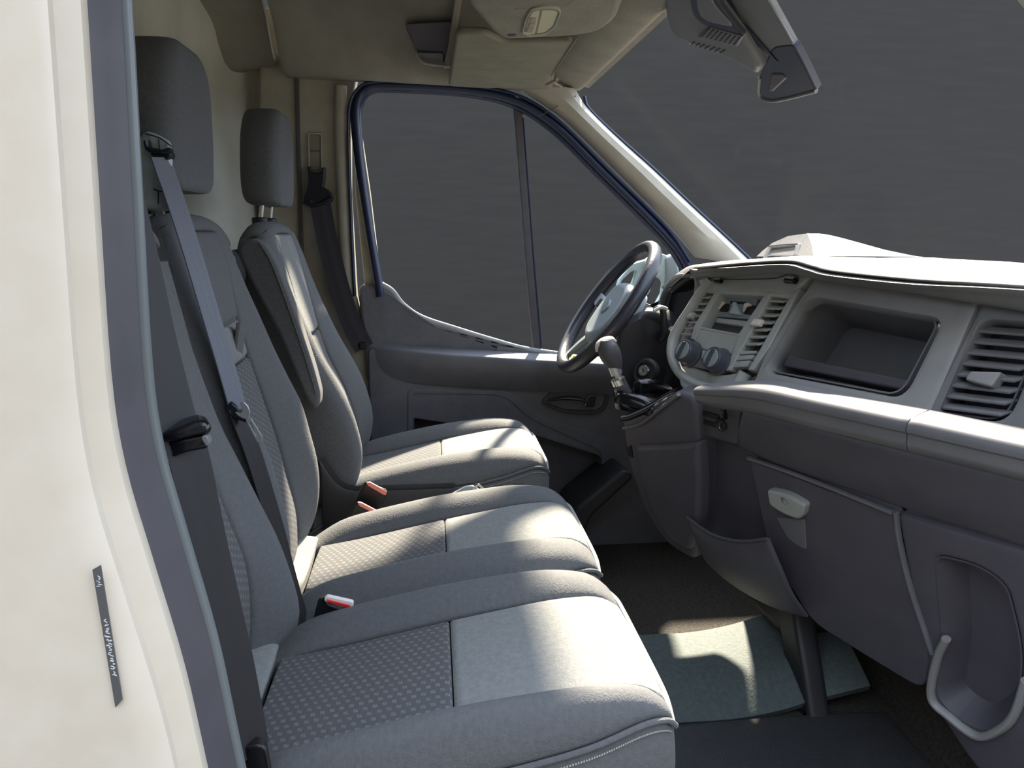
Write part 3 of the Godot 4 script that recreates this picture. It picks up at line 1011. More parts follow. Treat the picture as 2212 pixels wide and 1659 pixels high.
	for k in 7:
		s = Shape.new()
		var t := k / 6.0
		var a: Vector3 = Vector3(0.5081,1.3777,0.0451).lerp(Vector3(0.5406,1.3477,0.1215), t)
		var b: Vector3 = Vector3(0.5081,1.3777,0.0153).lerp(Vector3(0.5407,1.3476,0.0959), t)
		var e := (Vector3(0.5406,1.3477,0.1215) - Vector3(0.5081,1.3777,0.0451)).normalized() * 0.002
		slab(s, [a - e, a + e, b + e, b - e], n * 0.006, 0.0004, 1)
		obj("lower_slot", s, "navy", m)
	s = Shape.new()
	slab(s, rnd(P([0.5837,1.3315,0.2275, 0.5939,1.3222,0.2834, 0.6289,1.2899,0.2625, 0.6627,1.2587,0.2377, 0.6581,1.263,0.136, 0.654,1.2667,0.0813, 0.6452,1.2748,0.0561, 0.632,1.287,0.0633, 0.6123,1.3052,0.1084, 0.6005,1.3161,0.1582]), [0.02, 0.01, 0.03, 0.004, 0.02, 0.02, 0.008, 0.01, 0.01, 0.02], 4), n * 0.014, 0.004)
	var hd := obj("lower_hood", s, "pod_shaded", m)
	s = Shape.new()
	sweep(s, smooth(P([0.6141,1.3035,0.1087, 0.6338,1.2853,0.0635, 0.6448,1.2752,0.0591, 0.6533,1.2673,0.0827, 0.6581,1.263,0.136, 0.6627,1.2587,0.2377]), 5), circ(0.0035, 8), n)
	obj("hood_rim", s, "pod", hd)
	s = Shape.new()
	sweep(s, smooth(P([0.5059,1.4087,0.3257, 0.5459,1.3719,0.3055, 0.5877,1.3334,0.2831, 0.6311,1.2934,0.2559, 0.6666,1.2606,0.2314]), 5), circ(0.0028, 8), n)
	obj("hood_edge", s, "rubber_bead", hd)
	s = Shape.new()
	slab(s, rnd(P([0.6128,1.3019,0.1597, 0.6215,1.2939,0.1944, 0.6295,1.2866,0.1932, 0.6396,1.2773,0.1118, 0.6344,1.2821,0.1025]), 0.01, 4), n * 0.01, 0.004)
	obj("hood_facet", s, "rubber", hd)

# ---------- seats ----------
# zf: far edge, sf/sn: far and near seam of the centre panel, zn: near edge
func cushion(root: Node3D, zf: float, sf: float, sn: float, zn: float, lift: float, part: String, insert_mat: String) -> void:
	var rear := [[-0.235, 0.402], [-0.15, 0.416], [-0.06, 0.434], [0.0145, 0.4493]]
	var front := [[0.0165, 0.4497], [0.09, 0.463], [0.17, 0.476], [0.235, 0.478], [0.268, 0.464], [0.280, 0.448]]
	var c := Node3D.new()
	c.name = part
	root.add_child(c, true)
	org[c] = org[root]
	var zm := (sf + sn) / 2
	var s := Shape.new()
	var rows := []
	for q in rear:
		rows.append([Vector3(q[0], q[1] + lift, sf), Vector3(q[0], q[1] + lift + 0.003, lerpf(sf, zm, 0.5)), Vector3(q[0], q[1] + lift + 0.004, zm), Vector3(q[0], q[1] + lift + 0.003, lerpf(sn, zm, 0.5)), Vector3(q[0], q[1] + lift, sn)])
	patch(s, rows, 16, 16, Vector3.UP, 0.03, 0.004, 0.006)
	obj("woven_panel", s, insert_mat, c)
	s = Shape.new()
	rows = []
	for q in front:
		rows.append([Vector3(q[0], q[1] + lift, sf), Vector3(q[0], q[1] + lift + 0.004, lerpf(sf, zm, 0.5)), Vector3(q[0], q[1] + lift + 0.005, zm), Vector3(q[0], q[1] + lift + 0.004, lerpf(sn, zm, 0.5)), Vector3(q[0], q[1] + lift, sn)])
	patch(s, rows, 16, 16, Vector3.UP, 0.03, 0.004, 0.007)
	obj("front_panel", s, "seat_grey", c)
	s = Shape.new()
	rows = []
	for q in [[-0.36, 0.43], [-0.30, 0.412], [-0.241, 0.402]]:
		rows.append([Vector3(q[0], q[1] + lift + 0.01, sf - 0.03), Vector3(q[0], q[1] + lift, zm), Vector3(q[0], q[1] + lift + 0.01, sn + 0.03)])
	patch(s, rows, 8, 10, Vector3.UP, 0.03, 0.006, 0.012)
	obj("rear_flap", s, "seat_grey", c)
	var line := [[-0.30, 0.355, 0.1], [-0.25, 0.388, 0.3], [-0.20, 0.407, 0.75], [-0.14, 0.418, 1.0], [-0.06, 0.434, 1.05], [0.013, 0.449, 1.0], [0.09, 0.463, 0.85], [0.17, 0.476, 0.6], [0.235, 0.478, 0.30], [0.268, 0.462, 0.12], [0.281, 0.445, 0.05]]
	for side in 2:
		var seam := sf if side == 0 else sn
		var edge := zf if side == 0 else zn
		var w := edge - seam
		s = Shape.new()
		rows = []
		var pipe := []
		for q in line:
			var h: float = 0.030 * q[2]
			var y: float = q[1] + lift
			var fr: float = clampf((q[0] - 0.10) / 0.18, 0.0, 1.0)
			var tuck: float = minf(absf(w) * 0.6, 0.035) * fr * fr * fr * signf(w)
			var low: float = lerpf(0.040, 0.006, fr * fr)
			var we := w - tuck
			rows.append([Vector3(q[0], y, seam), Vector3(q[0], y + h * 0.75, seam + we * 0.22), Vector3(q[0], y + h, seam + we * 0.48), Vector3(q[0], y + h * 0.72 - low * 0.1, seam + we * 0.78), Vector3(q[0], y + h * 0.1 - low * 0.4, seam + we * 0.96), Vector3(q[0], y - low, edge - tuck)])
			pipe.append(Vector3(q[0], y - low - 0.001, edge - tuck))
		patch(s, rows, 26, 16, Vector3(0, 1, 0.2 * signf(w)), 0.02, 0.006, 0.010)
		obj("bolster", s, "seat_fabric", c)
		# skirt below the bolster
		s = Shape.new()
		rows = []
		for q in pipe:
			rows.append([q + Vector3(0, -0.002, 0), q + Vector3(0.002, -0.05, 0.006 * signf(w)), q + Vector3(0, -0.12, 0.002 * signf(w)), q + Vector3(-0.01, -0.19, -0.012 * signf(w))])
		patch(s, rows, 18, 8, Vector3(0, 0, signf(w)), 0.02, 0.004, 0.008)
		obj("side_skirt", s, "seat_fabric", c)
		if side == 1:
			s = Shape.new()
			sweep(s, smooth(shift(pipe, Vector3(0, 0.001, 0.002)), 5), circ(0.0038, 8), Vector3.UP)
			obj("side_piping", s, "seat_fabric", c)
			s = Shape.new()
			var run := smooth(shift(pipe, Vector3(0, -0.011, 0.0045)), 8)
			for k in range(24, run.size() - 6):
				var a: Vector3 = run[k]
				var b: Vector3 = run[k + 1]
				for j in 3:
					var p := a.lerp(b, (j + 0.15) / 3.0)
					var e := a.lerp(b, (j + 0.75) / 3.0)
					obox(s, (p + e) / 2, (e - p) / 2, Vector3(0, 0.0007, 0), Vector3(0, 0, 0.0009), 0.0002)
			var st := obj("stitching", s, "stitch", c)
			st.set_meta("kind", "stuff")
	# nose below the piping
	s = Shape.new()
	rows = []
	for q in [[0.281, 0.444], [0.291, 0.40], [0.289, 0.33], [0.275, 0.24]]:
		var row := []
		for k in 7:
			var t := k / 6.0
			var e := 0.03 * pow(absf(t - 0.5) * 2, 6)
			row.append(Vector3(q[0] - e, q[1] + lift, lerpf(zf + 0.02, zn - 0.02, t)))
		rows.append(row)
	patch(s, rows, 10, 18, Vector3.RIGHT, 0.03, 0.004, 0.01)
	obj("front_skirt", s, "seat_fabric", c)
	s = Shape.new()
	var fp := []
	for k in 9:
		var t := k / 8.0
		fp.append(Vector3(0.283 - 0.006 * pow(absf(t - 0.5) * 2, 6), 0.448 + lift - 0.008 * pow(absf(t - 0.5) * 2, 6), lerpf(zf + 0.02, zn - 0.032, t)))
	sweep(s, smooth(fp, 4), circ(0.0042, 8), Vector3.RIGHT)
	obj("front_piping", s, "piping", c)

# profiles run from the bottom up: [x, y]
func at_h(prof: Array, y: float) -> float:
	for k in range(1, prof.size()):
		if y <= prof[k][1]:
			var t: float = (y - prof[k - 1][1]) / (prof[k][1] - prof[k - 1][1])
			return lerpf(prof[k - 1][0], prof[k][0], t)
	return prof[prof.size() - 1][0]

func backrest(root: Node3D, zf: float, sf: float, sn: float, zn: float, seam: Array, crest: Array, part: String, kind: int) -> void:
	var c := Node3D.new()
	c.name = part
	root.add_child(c, true)
	org[c] = org[root]
	var top: float = seam[seam.size() - 1][1]
	var zm := (sf + sn) / 2
	# centre panels
	var cuts := [[0.40, 0.79, "woven_panel", "seat_weave"], [0.795, 0.86, "strap_panel", "seat_grey"], [0.865, top - 0.012, "upper_panel", "seat_fabric"]]
	if kind == 2:
		cuts = [[0.40, 0.765, "woven_panel", "seat_fabric"], [0.77, top - 0.012, "upper_panel", "seat_grey"]]
	for q in cuts:
		var s := Shape.new()
		var rows := []
		for k in 6:
			var y: float = lerpf(q[0], q[1], k / 5.0)
			var x := at_h(seam, y)
			rows.append([Vector3(x, y, sf), Vector3(x + 0.004, y, lerpf(sf, sn, 0.25)), Vector3(x + 0.006, y, zm), Vector3(x + 0.004, y, lerpf(sf, sn, 0.75)), Vector3(x, y, sn)])
		patch(s, rows, 16, 14, Vector3.RIGHT, 0.03, 0.006, 0.012)
		obj(q[2], s, q[3], c)
	# bolsters
	for side in 2:
		var sm := sf if side == 0 else sn
		var ed := zf if side == 0 else zn
		var s := Shape.new()
		var rows := []
		for k in 12:
			var y := lerpf(0.375, top, k / 11.0)
			var x := at_h(seam, y)
			var xc := maxf(at_h(crest, y), x - 0.01)
			var w := ed - sm
			var dp := 0.045 * clampf((y - 0.8) / 0.2, 0.0, 1.0)
			var u := 1.0 - 0.12 * clampf((y - 0.85) / 0.2, 0.0, 1.0)
			var yd := 0.05 * clampf((y - top + 0.08) / 0.08, 0.0, 1.0)
			rows.append([Vector3(x, y, sm), Vector3(lerpf(x, xc, 0.62), y, sm + w * 0.30 * u), Vector3(xc, y - yd * 0.1, sm + w * 0.60 * u), Vector3(xc - 0.012, y - yd * 0.3, sm + w * 0.88 * u), Vector3(xc - 0.04, y - yd * 0.6, sm + w * u), Vector3(xc - 0.085 + dp * 0.5, y - yd * 0.9, sm + w * 1.0 * u), Vector3(xc - 0.13 + dp, y - yd, sm + w * 0.92 * u)])
		patch(s, rows, 28, 20, Vector3(1, 0, 0.25 * signf(ed - sm)), 0.02, 0.006, 0.012)
		obj("bolster", s, "seat_fabric", c)
	# rounded top
	var s := Shape.new()
	var rows := []
	var xt := at_h(seam, top)
	for k in 9:
		var t := k / 8.0
		var z := lerpf(zf, zn, lerpf(0.06, 0.94, t))
		var fall := 0.030 * pow(absf(t - 0.5) * 2, 3)
		rows.append([Vector3(xt + 0.004, top - 0.008 - fall, z), Vector3(xt - 0.006, top + 0.010 - fall, z), Vector3(xt - 0.03, top + 0.018 - fall, z), Vector3(xt - 0.06, top + 0.008 - fall, z), Vector3(xt - 0.072, top - 0.04 - fall, z), Vector3(xt - 0.07, top - 0.12, z)])
	patch(s, rows, 18, 14, Vector3(0, 1, 0), 0.02, 0.004, 0.010)
	obj("top_cap", s, "seat_fabric", c)
	# back shell
	s = Shape.new()
	var secs := []
	for q in [[0.30, 0.0], [0.5, 0.0], [0.75, 0.0], [top - 0.06, 0.0]]:
		var x := at_h(seam, q[0])
		secs.append([Vector3(x - 0.01, q[0], zf + 0.02), Vector3(x - 0.01, q[0], zn - 0.02), Vector3(x - 0.09, q[0], zn - 0.02), Vector3(x - 0.105, q[0], zm), Vector3(x - 0.09, q[0], zf + 0.02)])
	loft(s, secs, 3)
	obj("back_shell", s, "seat_fabric", c)

func headrest(root: Node3D, x0: float, x1: float, y0: float, y1: float, z0: float, z1: float, posts: Array, base_y: float) -> void:
	var s := Shape.new()
	var secs := []
	var zm := (z0 + z1) / 2
	var hz := (z1 - z0) / 2
	for q in [[0.0, 0.50, 0.62, 0.25], [0.015, 0.70, 0.78, 0.18], [0.05, 0.86, 0.90, 0.10], [0.13, 0.96, 0.97, 0.04], [0.3, 1.0, 1.0, 0.0], [0.55, 1.0, 0.985, -0.02], [0.74, 0.97, 0.92, -0.02], [0.88, 0.88, 0.79, -0.03], [0.96, 0.72, 0.62, -0.05], [0.99, 0.52, 0.46, -0.06], [1.0, 0.30, 0.30, -0.08]]:
		var y: float = lerpf(y0, y1, q[0])
		var xm: float = (x0 + x1) / 2 + q[3] * (x1 - x0) * 0.5 - 0.012 * (1.0 - q[0])
		var hx: float = (x1 - x0) / 2 * q[1]
		var loop := []
		for p in rrect(hx * 2, hz * 2 * q[2], minf(hx * 0.9, 0.035), 5):
			var bow: float = 0.012 * (1.0 - pow(p.y / hz, 2)) * signf(p.x) * absf(p.x) / maxf(hx, 0.001)
			loop.append(Vector3(xm + p.x + bow, y, zm + p.y))
		secs.append(loop)
	loft(s, secs, 4)
	var h := obj("headrest", s, "seat_fabric", root, 60.0)
	for z in posts:
		s = Shape.new()
		sweep(s, [Vector3((x0 + x1) / 2 - 0.012, y0 + 0.02, z), Vector3((x0 + x1) / 2 - 0.018, (y0 + base_y) / 2, z), Vector3((x0 + x1) / 2 - 0.024, base_y - 0.03, z)], circ(0.0062, 12), Vector3.RIGHT)
		obj("post", s, "chrome", h)
		s = Shape.new()
		lathe(s, Vector3((x0 + x1) / 2 - 0.022, base_y - 0.012, z), Vector3.UP, [[0.017, 0.0], [0.019, 0.008], [0.019, 0.016], [0.016, 0.019], [0.007, 0.019]], 18)
		obj("post_sleeve", s, "dash_dark", h)

func seats() -> void:
	var mid_seam := [[-0.285, 0.37], [-0.268, 0.43], [-0.277, 0.481], [-0.305, 0.624], [-0.35, 0.798], [-0.362, 0.86], [-0.372, 0.938], [-0.384, 1.0], [-0.395, 1.035]]
	var mid_crest := [[-0.284, 0.37], [-0.255, 0.43], [-0.243, 0.48], [-0.243, 0.545], [-0.266, 0.665], [-0.315, 0.782], [-0.369, 0.932], [-0.399, 1.035]]
	var out_crest := [[-0.235, 0.37], [-0.216, 0.44], [-0.232, 0.529], [-0.268, 0.621], [-0.32, 0.752], [-0.356, 0.891], [-0.395, 1.04]]
	var out_seam := [[-0.285, 0.37], [-0.27, 0.486], [-0.274, 0.566], [-0.30, 0.65], [-0.324, 0.752], [-0.34, 0.862], [-0.362, 0.962], [-0.385, 1.04]]
	var b := thing("double_passenger_seat", Vector3(-0.05, 0, 0.36), "two-place grey fabric bench seat with woven centre panels by the open door", "seat")
	cushion(b, -0.035, 0.081, 0.276, 0.386, 0.0, "middle_cushion", "seat_weave")
	cushion(b, 0.394, 0.5, 0.739, 0.80, 0.0, "outer_cushion", "seat_weave")
	backrest(b, -0.05, 0.08, 0.28, 0.375, mid_seam, mid_crest, "middle_backrest", 0)
	backrest(b, 0.385, 0.5, 0.70, 0.80, out_seam, out_crest, "outer_backrest", 1)
	headrest(b, -0.475, -0.385, 1.088, 1.325, 0.045, 0.30, [0.11, 0.235], 1.062)
	headrest(b, -0.535, -0.445, 1.09, 1.325, 0.50, 0.75, [0.56, 0.69], 1.06)
	# strap loop on the middle backrest
	var s := Shape.new()
	obox(s, Vector3(-0.347, 0.828, 0.155), Vector3(0.004, 0, 0), Vector3(0.006, 0.031, 0).normalized() * 0.031, Vector3(0, 0.008, 0.020), 0.003)
	obj("strap", s, "seat_fabric", b)
	# plinth
	s = Shape.new()
	box(s, Vector3(-0.34, 0.0, 0.0), Vector3(0.20, 0.30, 0.78), 0.015)
	obj("plinth", s, "dash_dark", b)
	# belt outlet housing on the backrest shoulder
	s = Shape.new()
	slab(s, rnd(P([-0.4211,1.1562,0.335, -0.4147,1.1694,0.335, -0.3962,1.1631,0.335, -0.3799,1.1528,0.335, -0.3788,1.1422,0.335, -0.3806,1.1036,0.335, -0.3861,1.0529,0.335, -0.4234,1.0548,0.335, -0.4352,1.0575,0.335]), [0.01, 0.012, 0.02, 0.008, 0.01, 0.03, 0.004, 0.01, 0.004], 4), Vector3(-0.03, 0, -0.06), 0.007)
	var h := obj("belt_housing", s, "housing_lit", b)
	s = Shape.new()
	sweep(s, smooth(P([-0.4155,1.1631,0.338, -0.4052,1.1607,0.338, -0.3925,1.1556,0.338, -0.3796,1.1452,0.338]), 5), circ(0.0010, 6), Vector3.BACK)
	obj("housing_groove", s, "dash_dark", h)
	s = Shape.new()
	sweep(s, P([-0.3972,1.1555,0.338, -0.3971,1.1411,0.338]), circ(0.0008, 6), Vector3.BACK)
	obj("housing_groove", s, "dash_dark", h)
	s = Shape.new()
	sweep(s, smooth(P([-0.4112,1.0844,0.338, -0.4054,1.0818,0.338, -0.3988,1.0811,0.338, -0.3958,1.0859,0.338, -0.3948,1.0979,0.338]), 4), circ(0.0009, 6), Vector3.BACK)
	obj("housing_groove", s, "dash_dark", h)
	s = Shape.new()
	sweep(s, P([-0.4041,1.0811,0.338, -0.4057,1.0629,0.338]), circ(0.0009, 6), Vector3.BACK)
	obj("housing_groove", s, "dash_dark", h)
	s = Shape.new()
	sweep(s, smooth(P([-0.4121,1.1519,0.345, -0.4098,1.1409,0.345, -0.4009,1.1383,0.345, -0.3906,1.1365,0.345, -0.3825,1.1385,0.345, -0.3785,1.1399,0.345]), 5), oval(0.004, 0.010, 10), Vector3.BACK)
	obj("belt_guide", s, "navy", h)
	s = Shape.new()
	slab(s, rnd(P([-0.4096,1.1388,0.346, -0.3949,1.1357,0.346, -0.3789,1.1385,0.346, -0.3797,1.1286,0.346, -0.3885,1.1252,0.346, -0.4002,1.1264,0.346, -0.4078,1.1303,0.346]), 0.005, 4), Vector3(0, 0, -0.02), 0.003)
	obj("guide_mouth", s, "navy", h)
	# driver's seat
	var dr_seam := [[-0.235, 0.37], [-0.212, 0.44], [-0.217, 0.517], [-0.25, 0.61], [-0.296, 0.714], [-0.327, 0.853], [-0.348, 0.951], [-0.372, 1.03]]
	var dr_crest := [[-0.215, 0.37], [-0.188, 0.43], [-0.177, 0.50], [-0.192, 0.585], [-0.225, 0.66], [-0.272, 0.75], [-0.325, 0.88], [-0.352, 0.97], [-0.375, 1.035]]
	var d := thing("driver_seat", Vector3(-0.05, 0, -0.44), "single grey driver seat with a folded armrest behind the steering wheel", "seat")
	cushion(d, -0.66, -0.545, -0.33, -0.215, -0.003, "cushion", "seat_weave")
	backrest(d, -0.675, -0.555, -0.34, -0.235, dr_seam, dr_crest, "backrest", 2)
	headrest(d, -0.432, -0.348, 1.085, 1.312, -0.565, -0.335, [-0.50, -0.39], 1.05)
	s = Shape.new()
	box(s, Vector3(-0.30, 0.0, -0.64), Vector3(0.20, 0.28, -0.24), 0.02)
	obj("plinth", s, "dash_dark", d)
	s = Shape.new()
	var rows := []
	for q in P([-0.2714,0.4897,-0.205, -0.2156,0.417,-0.205, -0.0905,0.4103,-0.205, 0.0643,0.4094,-0.205, 0.2106,0.4019,-0.205]):
		rows.append([q + Vector3(0, 0.0, -0.015), q + Vector3(0, 0.003, 0.0), q + Vector3(0, -0.05, 0.004), q + Vector3(0, -0.17, 0.002)])
	patch(s, rows, 14, 8, Vector3(0, 0, 1), 0.012, 0.003, 0.008)
	obj("side_shield", s, "dash_dark", d)
	# folded armrest
	s = Shape.new()
	slab(s, rnd(P([-0.4179,0.9789,-0.165, -0.4087,1.0014,-0.165, -0.383,1.0092,-0.165, -0.3593,0.9994,-0.165, -0.3364,0.9578,-0.165, -0.2992,0.8426,-0.165, -0.267,0.7228,-0.165, -0.2555,0.6643,-0.165, -0.259,0.6344,-0.165, -0.2727,0.6261,-0.165, -0.2889,0.6522,-0.165, -0.336,0.7917,-0.165, -0.3989,0.9283,-0.165]), [0.012, 0.012, 0.012, 0.02, 0.03, 0.04, 0.03, 0.012, 0.010, 0.012, 0.03, 0.04, 0.03], 3), Vector3(0, 0, -0.055), 0.009, 4, true)
	var ar := obj("armrest", s, "seat_fabric", d, 50.0)
	s = Shape.new()
	sweep(s, smooth(P([-0.3688,0.9994,-0.164, -0.3444,0.9519,-0.164, -0.3093,0.8377,-0.164, -0.2773,0.7179,-0.164, -0.2656,0.6647,-0.164]), 6), circ(0.0016, 6), Vector3.BACK)
	obj("armrest_piping", s, "seat_fabric", ar)

# ---------- seat belts ----------
func webbing(path: Array, w: float, normal: Vector3, ribs := 3) -> Shape:
	var s := Shape.new()
	var pr := []
	for k in ribs * 4 + 1:   # ribbed upper face
		var t := float(k) / (ribs * 4)
		pr.append(Vector2((t - 0.5) * w, 0.0008 + 0.0003 * cos(t * ribs * TAU)))
	for k in 3:
		pr.append(Vector2((0.5 - k / 2.0) * w, -0.0008))
	sweep(s, smooth(path, 8), pr, normal)
	return s

func belts() -> void:
	var b := thing("seat_belt", Vector3(-0.36, 0.42, 0.37), "grey seat belt hanging over the backrest between the two passenger places", "seat belt")
	var s := webbing(P([-0.3922,1.1286,0.352, -0.3848,1.0991,0.352, -0.3761,1.0691,0.354, -0.3565,0.9914,0.358, -0.3354,0.8979,0.362, -0.3189,0.827,0.366, -0.3024,0.751,0.37]), 0.045, Vector3(0.94, 0.1, 0.3))
	obj("shoulder_webbing", s, "belt", b)
	s = webbing(P([-0.3037,0.7483,0.374, -0.2871,0.6965,0.376, -0.2721,0.6364,0.378, -0.2534,0.5524,0.382, -0.2383,0.4746,0.386, -0.2215,0.3944,0.389]), 0.043, Vector3(0.94, 0.2, 0.3))
	obj("lap_webbing", s, "belt_black", b)
	s = Shape.new()
	slab(s, rnd(P([-0.3162,0.7615,0.392, -0.3062,0.7684,0.392, -0.2966,0.7596,0.392, -0.2928,0.745,0.392, -0.282,0.7411,0.392, -0.2859,0.7346,0.392, -0.3026,0.7409,0.392, -0.3149,0.7506,0.392]), 0.004, 4), Vector3(-0.004, 0, -0.012), 0.003)
	var tg := obj("tongue_grip", s, "navy", b)
	s = Shape.new()
	slab(s, rnd(P([-0.2929,0.7664,0.397, -0.2872,0.7698,0.397, -0.2809,0.7625,0.397, -0.2781,0.7531,0.397, -0.2809,0.7416,0.397, -0.2897,0.7425,0.397, -0.2982,0.7485,0.397, -0.3012,0.7543,0.397, -0.2925,0.7512,0.397, -0.2895,0.7562,0.397]), 0.003, 3), Vector3(-0.001, 0, -0.004), 0.001)
	obj("tongue_plate", s, "steel", tg)
	s = Shape.new()
	ring(s, rnd(P([-0.2865,0.7429,0.399, -0.2782,0.7449,0.399, -0.2623,0.7139,0.399, -0.264,0.7074,0.399, -0.2704,0.7047,0.399]), 0.004, 4), rnd(P([-0.2814,0.737,0.399, -0.2772,0.7391,0.399, -0.2681,0.7199,0.399, -0.2691,0.7141,0.399, -0.2718,0.7149,0.399]), 0.002, 4), Vector3(0, 0, -0.0025), 0.0006)
	obj("tongue_blade", s, "steel", tg)
	# outer passenger belt along the door pillar
	b = thing("seat_belt", Vector3(-0.23, 0.45, 0.82), "black seat belt running down beside the open door seal", "seat belt")
	s = webbing(P([-0.2858,1.0904,0.82, -0.278,1.0472,0.82, -0.2686,0.9851,0.82, -0.2613,0.9264,0.82, -0.2498,0.852,0.82, -0.2454,0.8326,0.82, -0.238,0.7998,0.82, -0.2303,0.734,0.82, -0.2229,0.675,0.82, -0.2151,0.6176,0.82, -0.209,0.5713,0.82, -0.1996,0.4766,0.82]), 0.046, Vector3(0.85, 0.1, 0.55), 2)
	obj("webbing", s, "belt_black", b)
	s = Shape.new()
	slab(s, rnd(P([-0.2578,0.826,0.84, -0.255,0.8344,0.84, -0.242,0.8395,0.84, -0.2205,0.847,0.84, -0.2114,0.8445,0.84, -0.2089,0.8386,0.84, -0.211,0.8332,0.84, -0.2259,0.8309,0.84, -0.2465,0.8256,0.84]), [0.006, 0.006, 0.02, 0.01, 0.006, 0.006, 0.006, 0.02, 0.02], 4), Vector3(-0.012, 0, -0.030), 0.005, 3, true)
	var g := obj("tongue_grip", s, "gloss_black", b)
	s = Shape.new()
	slab(s, rnd(P([-0.2567,0.8241,0.835, -0.2295,0.8306,0.835, -0.2145,0.8325,0.835, -0.214,0.822,0.835, -0.216,0.8174,0.835, -0.2372,0.8139,0.835, -0.2521,0.8075,0.835]), [0.006, 0.02, 0.006, 0.006, 0.006, 0.02, 0.006], 4), Vector3(-0.010, 0, -0.024), 0.004, 3, true)
	obj("tongue_body", s, "gloss_black", g)
	s = Shape.new()
	slab(s, rnd(P([-0.2198,0.8317,0.842, -0.2142,0.8329,0.842, -0.2122,0.8257,0.842, -0.2143,0.8212,0.842, -0.2174,0.8249,0.842]), 0.003, 3), Vector3(0, 0, -0.01), 0.001)
	obj("tongue_tip", s, "rubber_bead", g)
	s = Shape.new()
	slab(s, rnd(P([-0.2059,0.4912,0.828, -0.1897,0.4938,0.828, -0.1815,0.4888,0.828, -0.1793,0.47,0.828, -0.1776,0.4421,0.828, -0.208,0.4446,0.828]), 0.005, 3), Vector3(-0.004, 0, -0.014), 0.003)
	obj("anchor_cover", s, "black", b)
	# driver's belt on the B-pillar
	b = thing("seat_belt", Vector3(-0.27, 0.66, -0.80), "dark navy seat belt hanging from the door pillar behind the driver seat", "seat belt")
	s = webbing(P([-0.3236,1.1173,-0.795, -0.3105,1.024,-0.795, -0.2932,0.9292,-0.795, -0.2665,0.8186,-0.795, -0.2357,0.727,-0.795, -0.2099,0.674,-0.795]), 0.060, Vector3(0.2, 0.1, 0.97), 2)
	obj("webbing", s, "belt_navy", b)
	s = Shape.new()
	slab(s, rnd(P([-0.3528,1.2084,-0.79, -0.3435,1.2098,-0.79, -0.3392,1.1916,-0.79, -0.3154,1.1918,-0.79, -0.312,1.2074,-0.79, -0.3028,1.2075,-0.79, -0.306,1.1671,-0.79, -0.3119,1.1526,-0.79, -0.2939,1.1409,-0.79, -0.2839,1.1252,-0.79, -0.2873,1.1093,-0.79, -0.3037,1.1013,-0.79, -0.3531,1.0958,-0.79, -0.3687,1.1037,-0.79, -0.3692,1.1195,-0.79, -0.3575,1.1406,-0.79, -0.3523,1.1668,-0.79]), 0.006, 3), Vector3(0, 0, -0.022), 0.004)
	obj("shoulder_guide", s, "navy", b)
	s = Shape.new()
	sweep(s, smooth(P([-0.3685,1.1087,-0.782, -0.3465,1.0982,-0.782, -0.3225,1.1023,-0.782, -0.3008,1.1129,-0.782, -0.2858,1.1222,-0.782]), 5), oval(0.005, 0.006, 10), Vector3.BACK)
	obj("guide_bar", s, "navy", b)
	s = Shape.new()
	slab(s, rnd(P([-0.2236,0.6927,-0.785, -0.2042,0.6924,-0.785, -0.2006,0.6753,-0.785, -0.2092,0.6683,-0.785, -0.223,0.6728,-0.785]), 0.003, 3), Vector3(0, 0, -0.012), 0.002)
	obj("lower_stop", s, "black", b)
	# height adjuster plate on the pillar
	var h := thing("belt_adjuster", Vector3(-0.33, 1.25, -0.815), "slim beige belt height adjuster plate on the door pillar", "plate")
	s = Shape.new()
	ring(s, rnd(P([-0.3527,1.3075,-0.822, -0.3104,1.3067,-0.822, -0.3143,1.1955,-0.822, -0.3557,1.1952,-0.822]), 0.004, 3), rnd(P([-0.3477,1.3023,-0.822, -0.316,1.3014,-0.822, -0.3194,1.1994,-0.822, -0.3502,1.1992,-0.822]), 0.003, 3), Vector3(0, 0, -0.008), 0.0015)
	obj("frame", s, "pillar", h)
	s = Shape.new()
	slab(s, rnd(P([-0.3467,1.3013,-0.824, -0.3176,1.3004,-0.824, -0.3196,1.2574,-0.824, -0.3489,1.2571,-0.824]), 0.003, 3), Vector3(0, 0, -0.006), 0.001)
	obj("slider", s, "visor", h)
	s = Shape.new()
	slab(s, rnd(P([-0.3492,1.2545,-0.825, -0.3199,1.2548,-0.825, -0.3211,1.201,-0.825, -0.3505,1.2007,-0.825]), 0.003, 3), Vector3(0, 0, -0.006), 0.001)
	obj("track", s, "visor", h)
	# buckles
	var k := thing("belt_buckle", Vector3(-0.13, 0.40, 0.43), "black belt buckle with a bright red button between the passenger cushions", "buckle")
	s = Shape.new()
	slab(s, rnd(P([-0.1806,0.4566,0.425, -0.1746,0.461,0.425, -0.1322,0.4486,0.425, -0.1342,0.4337,0.425, -0.1444,0.4136,0.425, -0.1562,0.3903,0.425, -0.1956,0.3965,0.425, -0.1865,0.4357,0.425]), 0.006, 4), Vector3(-0.01, -0.01, -0.022), 0.003)
	obj("body", s, "black", k)
	s = Shape.new()
	slab(s, rnd(P([-0.1786,0.4582,0.4285, -0.1734,0.4619,0.4285, -0.1325,0.4496,0.4285, -0.1344,0.4379,0.4285, -0.1501,0.441,0.4285, -0.1767,0.4519,0.4285]), 0.004, 3), Vector3(0, 0, -0.008), 0.0015)
	var bt := obj("button_frame", s, "white_plastic", k)
	s = Shape.new()
	slab(s, rnd(P([-0.174,0.4572,0.4315, -0.1374,0.4451,0.4315, -0.139,0.4412,0.4315, -0.1721,0.4524,0.4315]), 0.001, 3), Vector3(0, 0, -0.006), 0.0008)
	obj("button", s, "red", bt)
	s = Shape.new()
